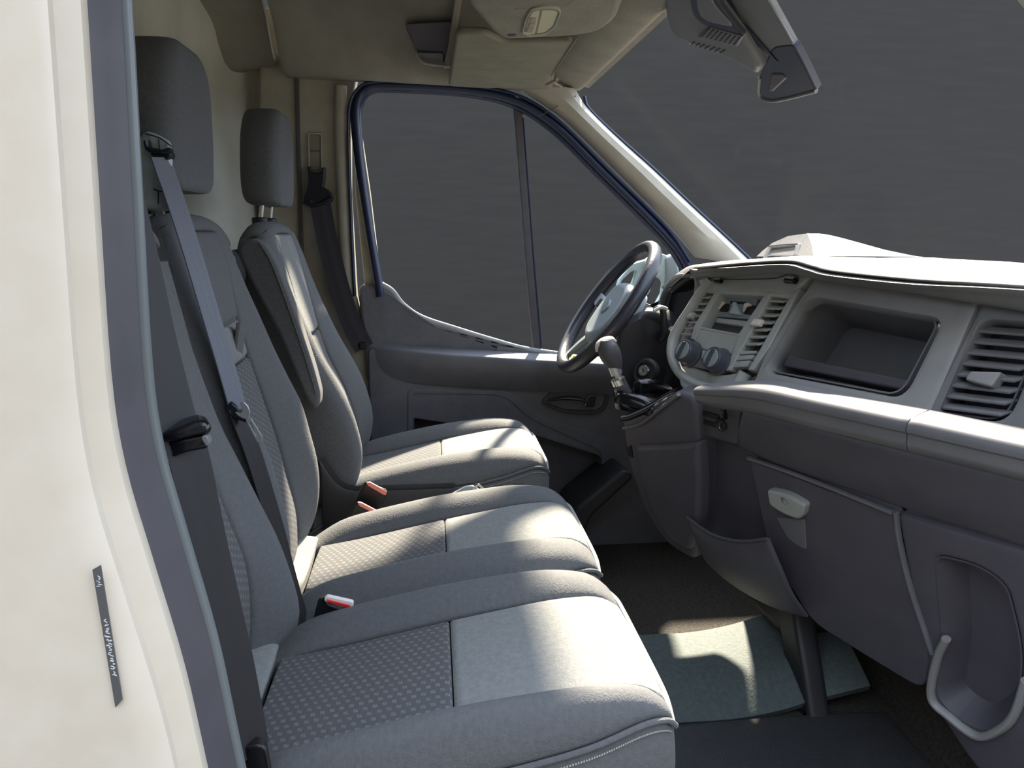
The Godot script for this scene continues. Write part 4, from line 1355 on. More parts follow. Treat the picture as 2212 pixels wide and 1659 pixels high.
	slab(s, rnd(P([-0.1761,0.4503,0.4285, -0.1501,0.4403,0.4285, -0.1352,0.4371,0.4285, -0.1374,0.4341,0.4285, -0.1539,0.4365,0.4285, -0.1735,0.4454,0.4285]), 0.002, 3), Vector3(0, 0, -0.008), 0.001)
	obj("button_lip", s, "rubber", bt)
	for q in 2:
		k = thing("belt_buckle", [Vector3(-0.14, 0.40, -0.12), Vector3(-0.18, 0.38, -0.08)][q], ["black belt buckle with pale red top standing beside the driver cushion", "lower black belt buckle with pale red strip beside the middle cushion"][q], "buckle")
		s = Shape.new()
		if q == 0:
			slab(s, rnd(P([-0.1601,0.4673,-0.12, -0.1528,0.4682,-0.12, -0.1089,0.4469,-0.12, -0.1114,0.4326,-0.12, -0.1378,0.3903,-0.12, -0.178,0.3472,-0.12, -0.2088,0.3597,-0.12, -0.1823,0.4253,-0.12]), 0.006, 4), Vector3(-0.005, -0.01, -0.022), 0.003)
		else:
			slab(s, rnd(P([-0.1756,0.4378,-0.075, -0.1676,0.4365,-0.075, -0.1259,0.4122,-0.075, -0.1262,0.4035,-0.075, -0.1533,0.3534,-0.075, -0.2101,0.3338,-0.075, -0.2032,0.3773,-0.075]), 0.006, 4), Vector3(-0.005, -0.01, -0.022), 0.003)
		obj("body", s, "black", k)
		s = Shape.new()
		if q == 0:
			slab(s, rnd(P([-0.1567,0.4662,-0.1165, -0.1484,0.467,-0.1165, -0.1109,0.4438,-0.1165, -0.1133,0.435,-0.1165, -0.1195,0.4364,-0.1165, -0.1529,0.4584,-0.1165]), 0.002, 3), Vector3(0, 0, -0.006), 0.001)
		else:
			slab(s, rnd(P([-0.1733,0.4368,-0.0715, -0.1653,0.4355,-0.0715, -0.1257,0.4113,-0.0715, -0.1279,0.4049,-0.0715, -0.1359,0.4085,-0.0715, -0.1696,0.4281,-0.0715]), 0.002, 3), Vector3(0, 0, -0.006), 0.001)
		obj("button", s, "red_pale", k)
	k = thing("belt_tongue", Vector3(0.1, 0.44, -0.14), "pale metal belt tongue poking up between the driver and middle cushions", "belt tongue")
	s = Shape.new()
	slab(s, rnd(P([0.0348,0.4272,-0.13, 0.0671,0.444,-0.13, 0.0853,0.4456,-0.13, 0.1023,0.4338,-0.13, 0.0936,0.4172,-0.13, 0.04,0.4192,-0.13]), 0.004, 3), Vector3(0, 0, -0.008), 0.002)
	obj("grip", s, "housing", k)
	s = Shape.new()
	ring(s, rnd(P([0.0808,0.4386,-0.128, 0.0981,0.4514,-0.128, 0.1108,0.4387,-0.128, 0.0936,0.4303,-0.128]), 0.002, 3), rnd(P([0.0894,0.4383,-0.128, 0.098,0.4458,-0.128, 0.1033,0.44,-0.128, 0.0958,0.4358,-0.128]), 0.001, 3), Vector3(0, 0, -0.003), 0.0006)
	obj("blade", s, "steel", k)
	s = Shape.new()
	sweep(s, smooth(P([0.0617,0.4268,-0.135, 0.061,0.3656,-0.135, 0.0584,0.1558,-0.135]), 4) + [Vector3(0.09, 0.006, -0.135)], rrect(0.03, 0.008, 0.003, 2), Vector3.BACK)
	obj("stalk", s, "black", k)

# ---------- dashboard ----------
var UN := Vector3(-1, 0.45, 0.4).normalized()    # out of the upper fascia
var LN := Vector3(-1, -0.3, 0.4).normalized()    # out of the lower fascia

func plate(called: String, loop: Array, r, mat_: String, parent: Node, n: Vector3, th := 0.012, bev := 0.004) -> MeshInstance3D:
	var s := Shape.new()
	slab(s, rnd(loop, r, 4), -n * th, bev)
	return obj(called, s, mat_, parent)

func dashboard() -> void:
	var d := thing("dashboard", Vector3(0.7, 0.3, 0.1), "grey moulded dashboard with an open cubby, glovebox and pale sunlit top", "dashboard")
	var s := Shape.new()
	# top pad
	var tops := P([0.6171,0.9524,-0.0772, 0.6553,0.9627,0.0181, 0.6935,0.9695,0.1137, 0.7138,0.9616,0.1645, 0.7333,0.9542,0.2133, 0.7917,0.9477,0.3593, 0.8373,0.9475,0.4733, 0.8781,0.9465,0.5753, 0.9184,0.9454,0.676])
	var bots := P([0.6292,0.9338,-0.107, 0.6681,0.9433,-0.0097, 0.7062,0.9521,0.0854, 0.7298,0.9458,0.1445, 0.7483,0.9411,0.1908, 0.8072,0.9317,0.338, 0.8541,0.9221,0.4553, 0.8962,0.9125,0.5605, 0.9377,0.903,0.6643])
	var rows := []
	for q in [[Vector3(0.665,0.86,-0.5509), Vector3(0.64,0.875,-0.4682), -0.76, 0.862, -0.81, 0.90], [Vector3(0.665,0.914,-0.3834), Vector3(0.635,0.9325,-0.2936), -0.48, 0.932, -0.48, 0.945], [Vector3(0.648,0.9227,-0.2622), Vector3(0.62,0.9428,-0.1852), -0.28, 0.942, -0.28, 0.955]]:
		var a: Vector3 = q[0]
		var b: Vector3 = q[1]
		rows.append([a + Vector3(0.03, 0.002, 0), a + Vector3(0.006, 0.001, 0), a, a.lerp(b, 0.5), b + Vector3(0, -0.002, 0), b + Vector3(0.004, 0.002, 0), Vector3(b.x + 0.02, lerpf(b.y, q[3], 0.4), lerpf(b.z, q[2], 0.4)), Vector3(b.x + 0.05, lerpf(b.y, q[3], 0.8), lerpf(b.z, q[2], 0.8)), Vector3(0.80, lerpf(q[3], q[5], 0.5) + 0.005, q[4]), Vector3(0.94, lerpf(q[3], q[5], 0.8) + 0.005, q[4]), Vector3(1.10, q[5], q[4])])
	for k in tops.size():
		var a: Vector3 = bots[k]
		var b: Vector3 = tops[k]
		var yb := 0.966 - 0.02 * clampf((b.z - 0.2) / 0.4, 0, 1)
		rows.append([a + Vector3(0.03, 0.002, 0), a + Vector3(0.006, 0.001, 0), a, a.lerp(b, 0.5) + Vector3(-0.001, 0, 0), b + Vector3(-0.0005, -0.004, 0), b + Vector3(0.004, 0.0005, 0), b + Vector3(0.014, 0.003, 0), b + Vector3(0.04, 0.006, 0), Vector3(lerpf(b.x, 1.1, 0.35), lerpf(b.y + 0.008, yb, 0.4), b.z), Vector3(lerpf(b.x, 1.1, 0.65), lerpf(b.y + 0.008, yb, 0.75), b.z), Vector3(1.10, yb, b.z)])
	patch(s, rows, 60, 36, Vector3(-0.3, 1, 0), 0.012, 0.0004, 0.002)
	obj("top_pad", s, "dash_pad", d)
	# crown above the centre stack
	var cr := plate("crown", P([0.6163,0.9128,-0.1863, 0.6502,0.929,-0.1195, 0.6946,0.9425,-0.0238, 0.7246,0.9502,0.0425, 0.7497,0.9449,0.1111, 0.7353,0.9235,0.0993, 0.7142,0.8903,0.084, 0.6842,0.891,0.008, 0.6337,0.8861,-0.1125, 0.6192,0.8875,-0.1504]), 0.008, "stack", d, UN, 0.05, 0.006)
	s = Shape.new()
	sweep(s, smooth(P([0.6492,0.9173,-0.1066, 0.6747,0.9207,-0.0466, 0.7043,0.9264,0.021, 0.7157,0.9323,0.043, 0.7249,0.9414,0.0557]), 5), circ(0.0011, 6), UN)
	obj("crease", s, "rubber", cr)
	for q in [[Vector3(0.6442,0.9117,-0.1152), 0.9], [Vector3(0.7244,0.9237,0.0718), 1.25]]:
		s = Shape.new()
		var k: float = q[1]
		obox(s, q[0] + UN * 0.004, Vector3(0.4, 0, 1).normalized() * 0.012 * k, Vector3(0.45, 1, 0).normalized() * 0.005 * k, UN * 0.007, 0.004)
		var cl := obj("clip", s, "gloss_black", d)
		s = Shape.new()
		obox(s, q[0] + UN * 0.009 + Vector3(0, 0.004, 0) * k, Vector3(0.4, 0, 1).normalized() * 0.009 * k, Vector3(0.45, 1, 0).normalized() * 0.0025 * k, UN * 0.004, 0.002)
		obj("clip_cap", s, "knob_face", cl)
	# centre stack: dark back plate, ribs, vents
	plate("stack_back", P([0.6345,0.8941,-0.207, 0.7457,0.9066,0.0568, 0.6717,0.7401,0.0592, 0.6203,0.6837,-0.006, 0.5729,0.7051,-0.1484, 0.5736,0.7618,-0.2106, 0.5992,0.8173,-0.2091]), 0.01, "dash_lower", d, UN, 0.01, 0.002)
	s = Shape.new()
	sweep(s, smooth(P([0.6368,0.913,-0.1451, 0.6169,0.8805,-0.1584, 0.5951,0.8393,-0.1664, 0.575,0.8018,-0.1745, 0.5612,0.7695,-0.1726, 0.5544,0.7374,-0.1536, 0.5568,0.7126,-0.1198, 0.567,0.6969,-0.0765, 0.5862,0.6905,-0.0214, 0.6074,0.6955,0.026, 0.6263,0.7094,0.0578, 0.6404,0.7356,0.0634]), 6), oval(0.011, 0.016, 14), UN)
	obj("stack_bezel", s, "stack", d)
	plate("stack_sill", P([0.5576,0.7194,-0.1303, 0.5754,0.7256,-0.0927, 0.6131,0.72,0.0077, 0.6402,0.7397,0.0535, 0.6332,0.7193,0.0589, 0.6173,0.7018,0.0387, 0.5917,0.6919,-0.014, 0.57,0.6955,-0.0725]), 0.01, "stack", d, UN, 0.03, 0.006)
	plate("rib", P([0.6347,0.8933,-0.1132, 0.6402,0.8932,-0.0993, 0.6002,0.8117,-0.1076, 0.5878,0.7817,-0.105, 0.5821,0.7828,-0.1203, 0.594,0.8157,-0.1277]), 0.003, "stack", d, UN, 0.04, 0.003)
	plate("rib", P([0.6926,0.8999,0.0242, 0.6983,0.8999,0.0383, 0.641,0.779,0.0311, 0.6215,0.736,0.0308, 0.6149,0.7336,0.0169, 0.6449,0.8091,0.0071]), 0.003, "stack", d, UN, 0.04, 0.003)
	plate("rib", P([0.7179,0.9023,0.0846, 0.7279,0.9125,0.0983, 0.6723,0.7919,0.0949, 0.6464,0.7448,0.0831, 0.6407,0.7428,0.0711, 0.6619,0.7863,0.0751]), 0.003, "stack", d, UN, 0.05, 0.003)
	# vents
	for side in 2:
		var tl: Vector3 = [Vector3(0.6269,0.8828,-0.1559), Vector3(0.7051,0.8925,0.0287)][side]
		var tr: Vector3 = [Vector3(0.6395,0.8859,-0.1279), Vector3(0.7217,0.8928,0.0699)][side]
		var bl: Vector3 = [Vector3(0.5799,0.7819,-0.1597), Vector3(0.6483,0.7802,0.0131)][side]
		var br: Vector3 = [Vector3(0.591,0.783,-0.1335), Vector3(0.6702,0.7868,0.0603)][side]
		var v := Node3D.new()
		v.name = "vent"
		d.add_child(v, true)
		org[v] = org[d]
		for k in 7:
			var t := (k + 0.6) / 7.2
			var a := tl.lerp(bl, t)
			var b := tr.lerp(br, t)
			var mid := (a + b) / 2
			s = Shape.new()
			obox(s, mid, (b - a) / 2, Vector3(0.9, 0.2, 0).normalized() * 0.010, Vector3(-0.2, 0.9, 0).normalized() * 0.0022, 0.0015)
			obj("slat", s, "stack", v)
		s = Shape.new()
		var p := tl.lerp(bl, 0.55).lerp(tr.lerp(br, 0.55), 0.35 if side else 0.2)
		obox(s, p + UN * 0.012, (tr - tl) * 0.28, Vector3(0.5, 0.85, 0).normalized() * 0.008, UN * 0.006, 0.003)
		obj("vent_tab", s, "white_plastic" if side else "stack", v)
	# empty radio slot
	s = Shape.new()
	var ro := rnd(P([0.6377,0.8953,-0.1129, 0.6979,0.9022,0.0299, 0.6469,0.8039,0.0129, 0.5945,0.8069,-0.1216]), 0.004, 3)
	var ri := rnd(P([0.6396,0.8908,-0.1031, 0.6928,0.8978,0.0219, 0.6461,0.8097,0.0042, 0.6007,0.8122,-0.1121]), 0.003, 3)
	ring(s, ro, ri, -UN * 0.02, 0.002)
	var rd := obj("radio_frame", s, "stack", d)
	s = Shape.new()
	cup(s, ri, -UN * 0.034, 0.002, 0.003)
	obj("radio_slot", s, "stack", rd)
	plate("slot_plate", P([0.6556,0.8806,-0.1267, 0.6969,0.8841,-0.0275, 0.68,0.8375,-0.0173, 0.64,0.8337,-0.1131]), 0.003, "housing", rd, UN, 0.01, 0.001)
	plate("slot_hole", P([0.6481,0.8625,-0.1187, 0.6609,0.8659,-0.0907, 0.6545,0.8469,-0.0853, 0.6434,0.8463,-0.1124]), 0.006, "black", rd, UN, 0.01, 0.001)
	plate("slot_hole", P([0.6791,0.8649,-0.0441, 0.6898,0.8679,-0.0207, 0.6822,0.8475,-0.0167, 0.6719,0.847,-0.0418]), 0.006, "black", rd, UN, 0.01, 0.001)
	plate("slot_hole", P([0.6618,0.8708,-0.0939, 0.6795,0.8723,-0.0513, 0.6775,0.8673,-0.0507, 0.6603,0.8658,-0.092]), 0.002, "black", rd, UN, 0.01, 0.001)
	plate("bracket_tongue", P([0.661,0.8698,-0.081, 0.6651,0.8715,-0.0727, 0.6652,0.8586,-0.058, 0.6662,0.8452,-0.0404, 0.6526,0.8459,-0.075, 0.6588,0.8582,-0.0736]), 0.003, "mirror_shell", rd, UN, 0.012, 0.002)
	plate("bracket_ear", P([0.6446,0.8667,-0.1185, 0.6507,0.8698,-0.1067, 0.6511,0.8661,-0.1015, 0.646,0.8594,-0.1069, 0.641,0.8508,-0.1096]), 0.002, "white_plastic", rd, UN, 0.012, 0.002)
	plate("bracket_ear", P([0.6741,0.8696,-0.048, 0.6804,0.8726,-0.0358, 0.6824,0.8676,-0.0251, 0.6755,0.8635,-0.0377, 0.6695,0.8513,-0.0391]), 0.002, "white_plastic", rd, UN, 0.012, 0.002)
	plate("slot_step", P([0.6356,0.8332,-0.0984, 0.6733,0.8349,-0.006, 0.6658,0.8225,-0.0108, 0.6314,0.823,-0.0973]), 0.003, "stack", rd, UN, 0.02, 0.002)
	plate("lower_plate", P([0.5986,0.8077,-0.1148, 0.6469,0.8062,0.0078, 0.6264,0.7617,0.0067, 0.5837,0.7677,-0.1069]), 0.004, "stack", d, UN, 0.03, 0.003)
	# climate controls
	var cp := plate("climate_panel", P([0.5826,0.7689,-0.1135, 0.6267,0.7631,0.0032, 0.6145,0.727,0.0134, 0.5666,0.7257,-0.105]), 0.006, "dash_mid", d, UN, 0.03, 0.003)
	plate("fan_switch", P([0.5933,0.7641,-0.0664, 0.6004,0.7637,-0.0481, 0.5959,0.7483,-0.0421, 0.5887,0.7485,-0.0603]), 0.003, "stack", cp, UN, 0.01, 0.002)
	for q in [Vector3(0.5797,0.7514,-0.0961), Vector3(0.6133,0.7475,-0.0077)]:
		s = Shape.new()
		lathe(s, q, UN, [[0.010, -0.004], [0.030, -0.003], [0.0305, 0.004], [0.0275, 0.006], [0.0265, 0.026], [0.024, 0.0295], [0.020, 0.0295]], 32)
		var kb := obj("knob", s, "knob", cp)
		s = Shape.new()
		lathe(s, q + UN * 0.0293, UN, [[0.0205, 0.0], [0.020, 0.0015], [0.016, 0.0022], [0.004, 0.0028]], 28)
		obj("knob_face", s, "knob_face", kb)
		s = Shape.new()
		obox(s, q + UN * 0.034, Vector3(0.45, 1, 0).normalized() * 0.019, Vector3(0.4, 0, 1).normalized() * 0.004, UN * 0.004, 0.002)
		obj("knob_grip", s, "knob", kb)
	for k in 3:
		plate("button", [P([0.6416,0.7769,0.03, 0.6594,0.7833,0.0675, 0.6557,0.7763,0.0658, 0.6381,0.7691,0.0299]), P([0.6366,0.767,0.0288, 0.6548,0.7744,0.0658, 0.65,0.7647,0.0646, 0.6315,0.7561,0.0281]), P([0.6306,0.7541,0.0281, 0.6491,0.7628,0.0646, 0.642,0.749,0.0624, 0.6245,0.7413,0.0274])][k], 0.003, "stack", cp, UN, 0.02, 0.002)
	plate("hook_tab", P([0.5487,0.7006,-0.0865, 0.5581,0.7006,-0.0631, 0.5739,0.6948,-0.0168, 0.5651,0.6771,-0.0189, 0.5548,0.6763,-0.0438, 0.5482,0.6848,-0.0698]), 0.004, "housing", d, UN, 0.03, 0.003)
	# passenger fascia round the open cubby
	s = Shape.new()
	var co := rnd(P([0.7501,0.945,0.1122, 0.8649,0.9184,0.4291, 0.7767,0.7047,0.449, 0.6303,0.6999,0.0883]), [0.01, 0.01, 0.01, 0.02], 6)
	var ci := rnd(P([0.7318,0.8976,0.1198, 0.831,0.8803,0.3871, 0.7744,0.7515,0.3905, 0.6575,0.748,0.1022]), [0.035, 0.02, 0.03, 0.035], 6)
	ring(s, co, ci, -UN * 0.06, 0.012, 0.03)
	obj("fascia", s, "dash_grey", d)
	s = Shape.new()
	cup(s, rnd(P([0.7436,0.8927,0.1047, 0.841,0.8757,0.3673, 0.7853,0.7513,0.368, 0.6711,0.7478,0.0866]), [0.03, 0.02, 0.028, 0.03], 6), -UN * 0.13, 0.012, 0.003)
	var cub := obj("cubby", s, "dash_mid", d)
	plate("cubby_step", P([0.7123,0.7762,0.0951, 0.8107,0.7721,0.3457, 0.8033,0.7546,0.3469, 0.7035,0.7556,0.0962]), 0.004, "dash_lower", cub, UN, 0.05, 0.004)
	# upper strip joining the fascia to the side vent
	s = Shape.new()
	var vo := rnd(P([0.8649,0.9171,0.4305, 0.9336,0.9078,0.6127, 0.8638,0.7151,0.655, 0.7774,0.7051,0.4503]), [0.01, 0.02, 0.02, 0.01], 6)
	var vi := rnd(P([0.8581,0.8867,0.4478, 0.8937,0.8878,0.5356, 0.8358,0.7465,0.5498, 0.7941,0.7402,0.4525]), [0.02, 0.02, 0.03, 0.012], 6)
	ring(s, vo, vi, -UN * 0.06, 0.010, 0.04)
	var vr := obj("side_vent_frame", s, "dash_mid", d)
	s = Shape.new()
	cup(s, rnd(P([0.871,0.8828,0.4343, 0.905,0.8836,0.5185, 0.8477,0.7451,0.5311, 0.8078,0.7388,0.4384]), [0.018, 0.018, 0.028, 0.01], 6), -UN * 0.05, 0.003, 0.003)
	obj("vent_back", s, "dash_lower", vr)
	var sv := Node3D.new()
	sv.name = "side_vent"
	d.add_child(sv, true)
	org[sv] = org[d]
	for k in 8:
		var t := (k + 0.55) / 8.0
		var a: Vector3 = Vector3(0.8663,0.8789,0.4319).lerp(Vector3(0.8072,0.7401,0.4403), t)
		var b: Vector3 = Vector3(0.9019,0.8815,0.5181).lerp(Vector3(0.8474,0.747,0.5331), t)
		s = Shape.new()
		obox(s, (a + b) / 2, (b - a) / 2, Vector3(0.9, 0.25, 0).normalized() * 0.011, Vector3(-0.25, 0.9, 0).normalized() * 0.0024, 0.0018)
		obj("slat", s, "dash_mid", sv)
	plate("vent_tab", P([0.8293,0.8097,0.4724, 0.8486,0.8153,0.5142, 0.8364,0.7915,0.5107, 0.8223,0.7956,0.4707]), 0.004, "dash_grey", sv, UN, 0.02, 0.003)
	plate("vent_nub", P([0.8843,0.9252,0.4799, 0.8934,0.9174,0.5115, 0.8841,0.9049,0.5023, 0.876,0.9095,0.4767]), 0.004, "knob", d, UN, 0.02, 0.003)
	# padded rail under the fascia, in two lengths
	var rail := P([0.5276,0.7051,0.1027, 0.5446,0.7129,0.1512, 0.5696,0.7256,0.2231, 0.5939,0.7331,0.2895, 0.6319,0.7348,0.3859, 0.665,0.7371,0.4705, 0.6954,0.7391,0.5478])
	var rprof := [Vector2(-0.030, -0.004), Vector2(0.016, -0.006), Vector2(0.020, -0.002), Vector2(0.0205, 0.004), Vector2(0.018, 0.011), Vector2(0.011, 0.017), Vector2(0.0, 0.020), Vector2(-0.030, 0.026)]
	var bprof := [Vector2(-0.030, -0.036), Vector2(0.002, -0.036), Vector2(0.012, -0.030), Vector2(0.0165, -0.020), Vector2(0.0165, -0.0045), Vector2(-0.030, -0.003)]
	for k in 2:
		s = Shape.new()
		var path := rail if k == 0 else P([0.696,0.7392,0.5495, 0.7269,0.7406,0.6276, 0.7517,0.7418,0.6906, 0.7749,0.7432,0.7497, 0.8014,0.743,0.8157])
		var grow := [0.6, 0.85, 1.0, 1.0, 1.0] if k == 0 else [1.0, 1.0]
		sweep(s, smooth(path, 6), rprof, Vector3.UP, false, grow)
		var rl := obj("rail", s, "rail", d, 40.0)
		s = Shape.new()
		sweep(s, smooth(path, 6), bprof, Vector3.UP, false, grow)
		obj("rail_band", s, "rail", rl, 40.0)
	# lower bolster
	s = Shape.new()
	var r0 := P([0.6112,0.6858,0.1273, 0.6523,0.6929,0.2353, 0.7018,0.692,0.3584, 0.7477,0.6943,0.4749, 0.8083,0.6968,0.6284, 0.8609,0.7013,0.7633])
	var r1 := P([0.6033,0.661,0.134, 0.6443,0.6627,0.2377, 0.694,0.6629,0.3621, 0.7422,0.6628,0.4825, 0.8048,0.6623,0.6387, 0.8581,0.6635,0.7728])
	var r2 := P([0.6068,0.6283,0.1182, 0.6476,0.6237,0.2168, 0.7,0.6171,0.3428, 0.7508,0.6182,0.4706, 0.8145,0.6229,0.6334, 0.8681,0.6256,0.7694])
	var r3 := P([0.6229,0.5831,0.0796, 0.6584,0.5711,0.1593, 0.7166,0.5694,0.3035, 0.7713,0.5696,0.4404, 0.8384,0.575,0.6122, 0.8932,0.5794,0.7524])
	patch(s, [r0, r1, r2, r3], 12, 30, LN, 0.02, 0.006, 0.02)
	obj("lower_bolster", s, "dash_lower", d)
	# end panel with slots, socket and hook
	var ep := plate("end_panel", P([0.5566,0.6733,-0.0086, 0.5794,0.6752,0.0498, 0.6095,0.6737,0.1239, 0.6209,0.5887,0.0888, 0.5975,0.5846,0.0273, 0.572,0.5824,-0.0381]), 0.012, "dash_lower", d, LN, 0.03, 0.006)
	for k in 2:
		plate("slot", [P([0.5627,0.6453,-0.0044, 0.5887,0.6459,0.0611, 0.5896,0.6344,0.0549, 0.5645,0.6341,-0.0082]), P([0.566,0.625,-0.0112, 0.5913,0.6246,0.0518, 0.5919,0.6151,0.0462, 0.5677,0.6148,-0.0147])][k], 0.003, "dash_dark", ep, LN, 0.008, 0.001)
	s = Shape.new()
	sweep(s, smooth(P([0.5738,0.6829,0.0666, 0.5805,0.6766,0.0786, 0.5882,0.6641,0.0885, 0.5935,0.6452,0.0876]), 5), oval(0.004, 0.006, 8), LN)
	obj("hook", s, "gloss_black", ep)
	s = Shape.new()
	lathe(s, Vector3(0.5965,0.6269,0.0615), LN, [[0.014, -0.004], [0.0145, 0.004], [0.012, 0.006], [0.010, 0.003], [0.004, 0.0]], 22)
	var so := obj("socket", s, "dash_dark", ep)
	s = Shape.new()
	sweep(s, smooth(P([0.5897,0.6353,0.0706, 0.5912,0.6205,0.0634, 0.595,0.6161,0.0696]), 4), circ(0.0014, 6), LN)
	obj("socket_rim", s, "chrome", so)
	# recessed panel behind the bin
	plate("recess_panel", P([0.5898,0.5767,-0.0829, 0.6655,0.5676,0.0993, 0.7471,0.3379,0.1311, 0.7247,0.2507,0.0097, 0.6394,0.2746,-0.1856]), 0.02, "dash_lower", d, LN, 0.02, 0.004)
	# glovebox
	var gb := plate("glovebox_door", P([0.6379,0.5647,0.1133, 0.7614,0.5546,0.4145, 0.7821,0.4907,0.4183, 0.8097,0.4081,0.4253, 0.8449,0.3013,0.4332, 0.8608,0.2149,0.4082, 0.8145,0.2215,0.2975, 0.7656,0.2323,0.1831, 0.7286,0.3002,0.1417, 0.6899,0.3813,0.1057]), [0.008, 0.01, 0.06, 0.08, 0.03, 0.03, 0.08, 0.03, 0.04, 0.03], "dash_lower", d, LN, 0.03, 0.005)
	s = Shape.new()
	sweep(s, P([0.634,0.5699,0.1174, 0.6719,0.5701,0.2123, 0.7125,0.567,0.3115, 0.7583,0.5605,0.4212]), rrect(0.006, 0.008, 0.002, 2), LN)
	obj("top_lip", s, "dash_mid", gb)
	s = Shape.new()
	sweep(s, smooth(P([0.7631,0.5613,0.4238, 0.7775,0.5083,0.42, 0.8045,0.4227,0.4232, 0.8452,0.3083,0.4392]), 5), rrect(0.007, 0.01, 0.003, 2), LN)
	obj("side_lip", s, "dash_mid", gb)
	plate("handle_recess", P([0.6851,0.4528,0.1523, 0.7076,0.4763,0.2262, 0.7228,0.4067,0.212, 0.7148,0.4061,0.1914, 0.7032,0.4152,0.1695]), 0.006, "dash_mid", gb, LN, 0.01, 0.002)
	var gh := plate("handle", P([0.6552,0.515,0.1642, 0.6585,0.5188,0.1754, 0.6732,0.5249,0.2166, 0.691,0.5152,0.2538, 0.6942,0.4884,0.242, 0.6923,0.4754,0.2272, 0.6787,0.4741,0.1923, 0.6636,0.4824,0.1609]), [0.004, 0.004, 0.02, 0.008, 0.008, 0.008, 0.03, 0.01], "stack", gb, LN, 0.02, 0.006)
	s = Shape.new()
	lathe(s, Vector3(0.6744,0.509,0.2064), LN, [[0.0085, -0.002], [0.0085, 0.001], [0.007, 0.002], [0.0015, 0.002]], 20)
	obj("lock", s, "steel", gh)
	# open bin below
	s = Shape.new()
	patch(s, [P([0.574,0.3761,-0.0605, 0.594,0.3646,-0.0191, 0.6136,0.3636,0.0293, 0.6366,0.3812,0.0999, 0.6567,0.4175,0.1775]), P([0.5829,0.3437,-0.05, 0.6066,0.3325,0.001, 0.63,0.3326,0.0594, 0.6548,0.3484,0.1334, 0.6742,0.3691,0.1973]), P([0.603,0.3,-0.0576, 0.6304,0.2805,-0.0035, 0.658,0.2767,0.0626, 0.6843,0.2856,0.135, 0.7042,0.3065,0.2004]), P([0.635,0.2494,-0.0903, 0.6644,0.2277,-0.0333, 0.6949,0.2211,0.0381, 0.7229,0.2268,0.1125, 0.7476,0.2467,0.189])], 12, 16, LN, 0.008, 0.003, 0.006)
	obj("bin_wall", s, "dash_lower", d)
	s = Shape.new()
	sweep(s, smooth(P([0.5738,0.3774,-0.0601, 0.5938,0.3659,-0.0187, 0.6134,0.3649,0.0297, 0.6364,0.3824,0.1003, 0.6565,0.4186,0.1778]), 5), circ(0.0035, 8), LN)
	obj("bin_rim", s, "dash_lower", d)
	# side pocket at the passenger end
	s = Shape.new()
	var po := rnd(P([0.7663,0.5579,0.4192, 0.8393,0.5712,0.6117, 0.9123,0.5861,0.8053, 1.0287,0.1562,0.7739, 0.9466,0.0767,0.5091, 0.9165,0.1154,0.4627, 0.8662,0.208,0.4065, 0.7988,0.4475,0.4175]), [0.01, 0.05, 0.02, 0.02, 0.05, 0.03, 0.04, 0.04], 5)
	var pi := rnd(P([0.8045,0.5065,0.476, 0.8269,0.5164,0.5395, 0.8462,0.5032,0.5779, 0.885,0.386,0.5869, 0.9089,0.2603,0.5523, 0.9073,0.1869,0.4933, 0.8729,0.2071,0.4227, 0.8446,0.3512,0.46]), [0.02, 0.04, 0.03, 0.06, 0.05, 0.04, 0.04, 0.02], 5)
	ring(s, po, pi, -LN * 0.03, 0.010, 0.02)
	obj("pocket_panel", s, "dash_lower", d)
	s = Shape.new()
	cup(s, pi, -LN * 0.05, 0.02, 0.003)
	obj("pocket", s, "dash_lower", d)
	s = Shape.new()
	sweep(s, smooth(P([0.844,0.3535,0.4701, 0.8501,0.3005,0.4457, 0.8665,0.2128,0.4209, 0.8842,0.1915,0.4492, 0.9043,0.1836,0.4934, 0.9083,0.2239,0.5336, 0.9052,0.272,0.5619, 0.8929,0.3471,0.5876]), 6), oval(0.007, 0.009, 10), LN)
	obj("pocket_rim", s, "dash_grey", d)
	# dark core and heater box underneath
	s = Shape.new()
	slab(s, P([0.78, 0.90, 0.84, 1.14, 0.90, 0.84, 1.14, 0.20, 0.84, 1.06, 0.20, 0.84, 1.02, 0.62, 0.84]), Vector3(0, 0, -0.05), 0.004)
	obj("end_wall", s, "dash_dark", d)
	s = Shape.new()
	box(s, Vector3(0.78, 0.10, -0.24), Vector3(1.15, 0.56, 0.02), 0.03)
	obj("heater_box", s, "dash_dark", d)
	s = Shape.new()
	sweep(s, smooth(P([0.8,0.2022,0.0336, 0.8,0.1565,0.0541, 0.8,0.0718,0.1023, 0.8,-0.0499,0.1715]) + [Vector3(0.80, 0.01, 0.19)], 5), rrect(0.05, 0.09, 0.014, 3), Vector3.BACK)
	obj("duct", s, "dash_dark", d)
	# instrument binnacle in front of the driver
	var bn := plate("instrument_glass", P([0.67,0.8062,-0.6226, 0.67,0.8438,-0.5913, 0.67,0.8903,-0.4995, 0.67,0.9034,-0.3605, 0.67,0.8963,-0.3419, 0.67,0.8609,-0.3441, 0.67,0.8292,-0.3793, 0.67,0.7598,-0.47, 0.67,0.76,-0.5539, 0.67,0.7705,-0.6272]), 0.01, "screen_dark", d, Vector3(-1, 0.3, 0).normalized(), 0.02, 0.002)
	s = Shape.new()
	sweep(s, smooth(P([0.655,0.7741,-0.5961, 0.655,0.8438,-0.5599, 0.655,0.9003,-0.4581, 0.655,0.914,-0.3184, 0.655,0.9046,-0.283, 0.655,0.8659,-0.2844, 0.655,0.8302,-0.321, 0.655,0.7626,-0.4083]), 6), oval(0.006, 0.012, 10), Vector3(-1, 0.3, 0).normalized())
	obj("binnacle_rim", s, "stack", bn)
	s = Shape.new()
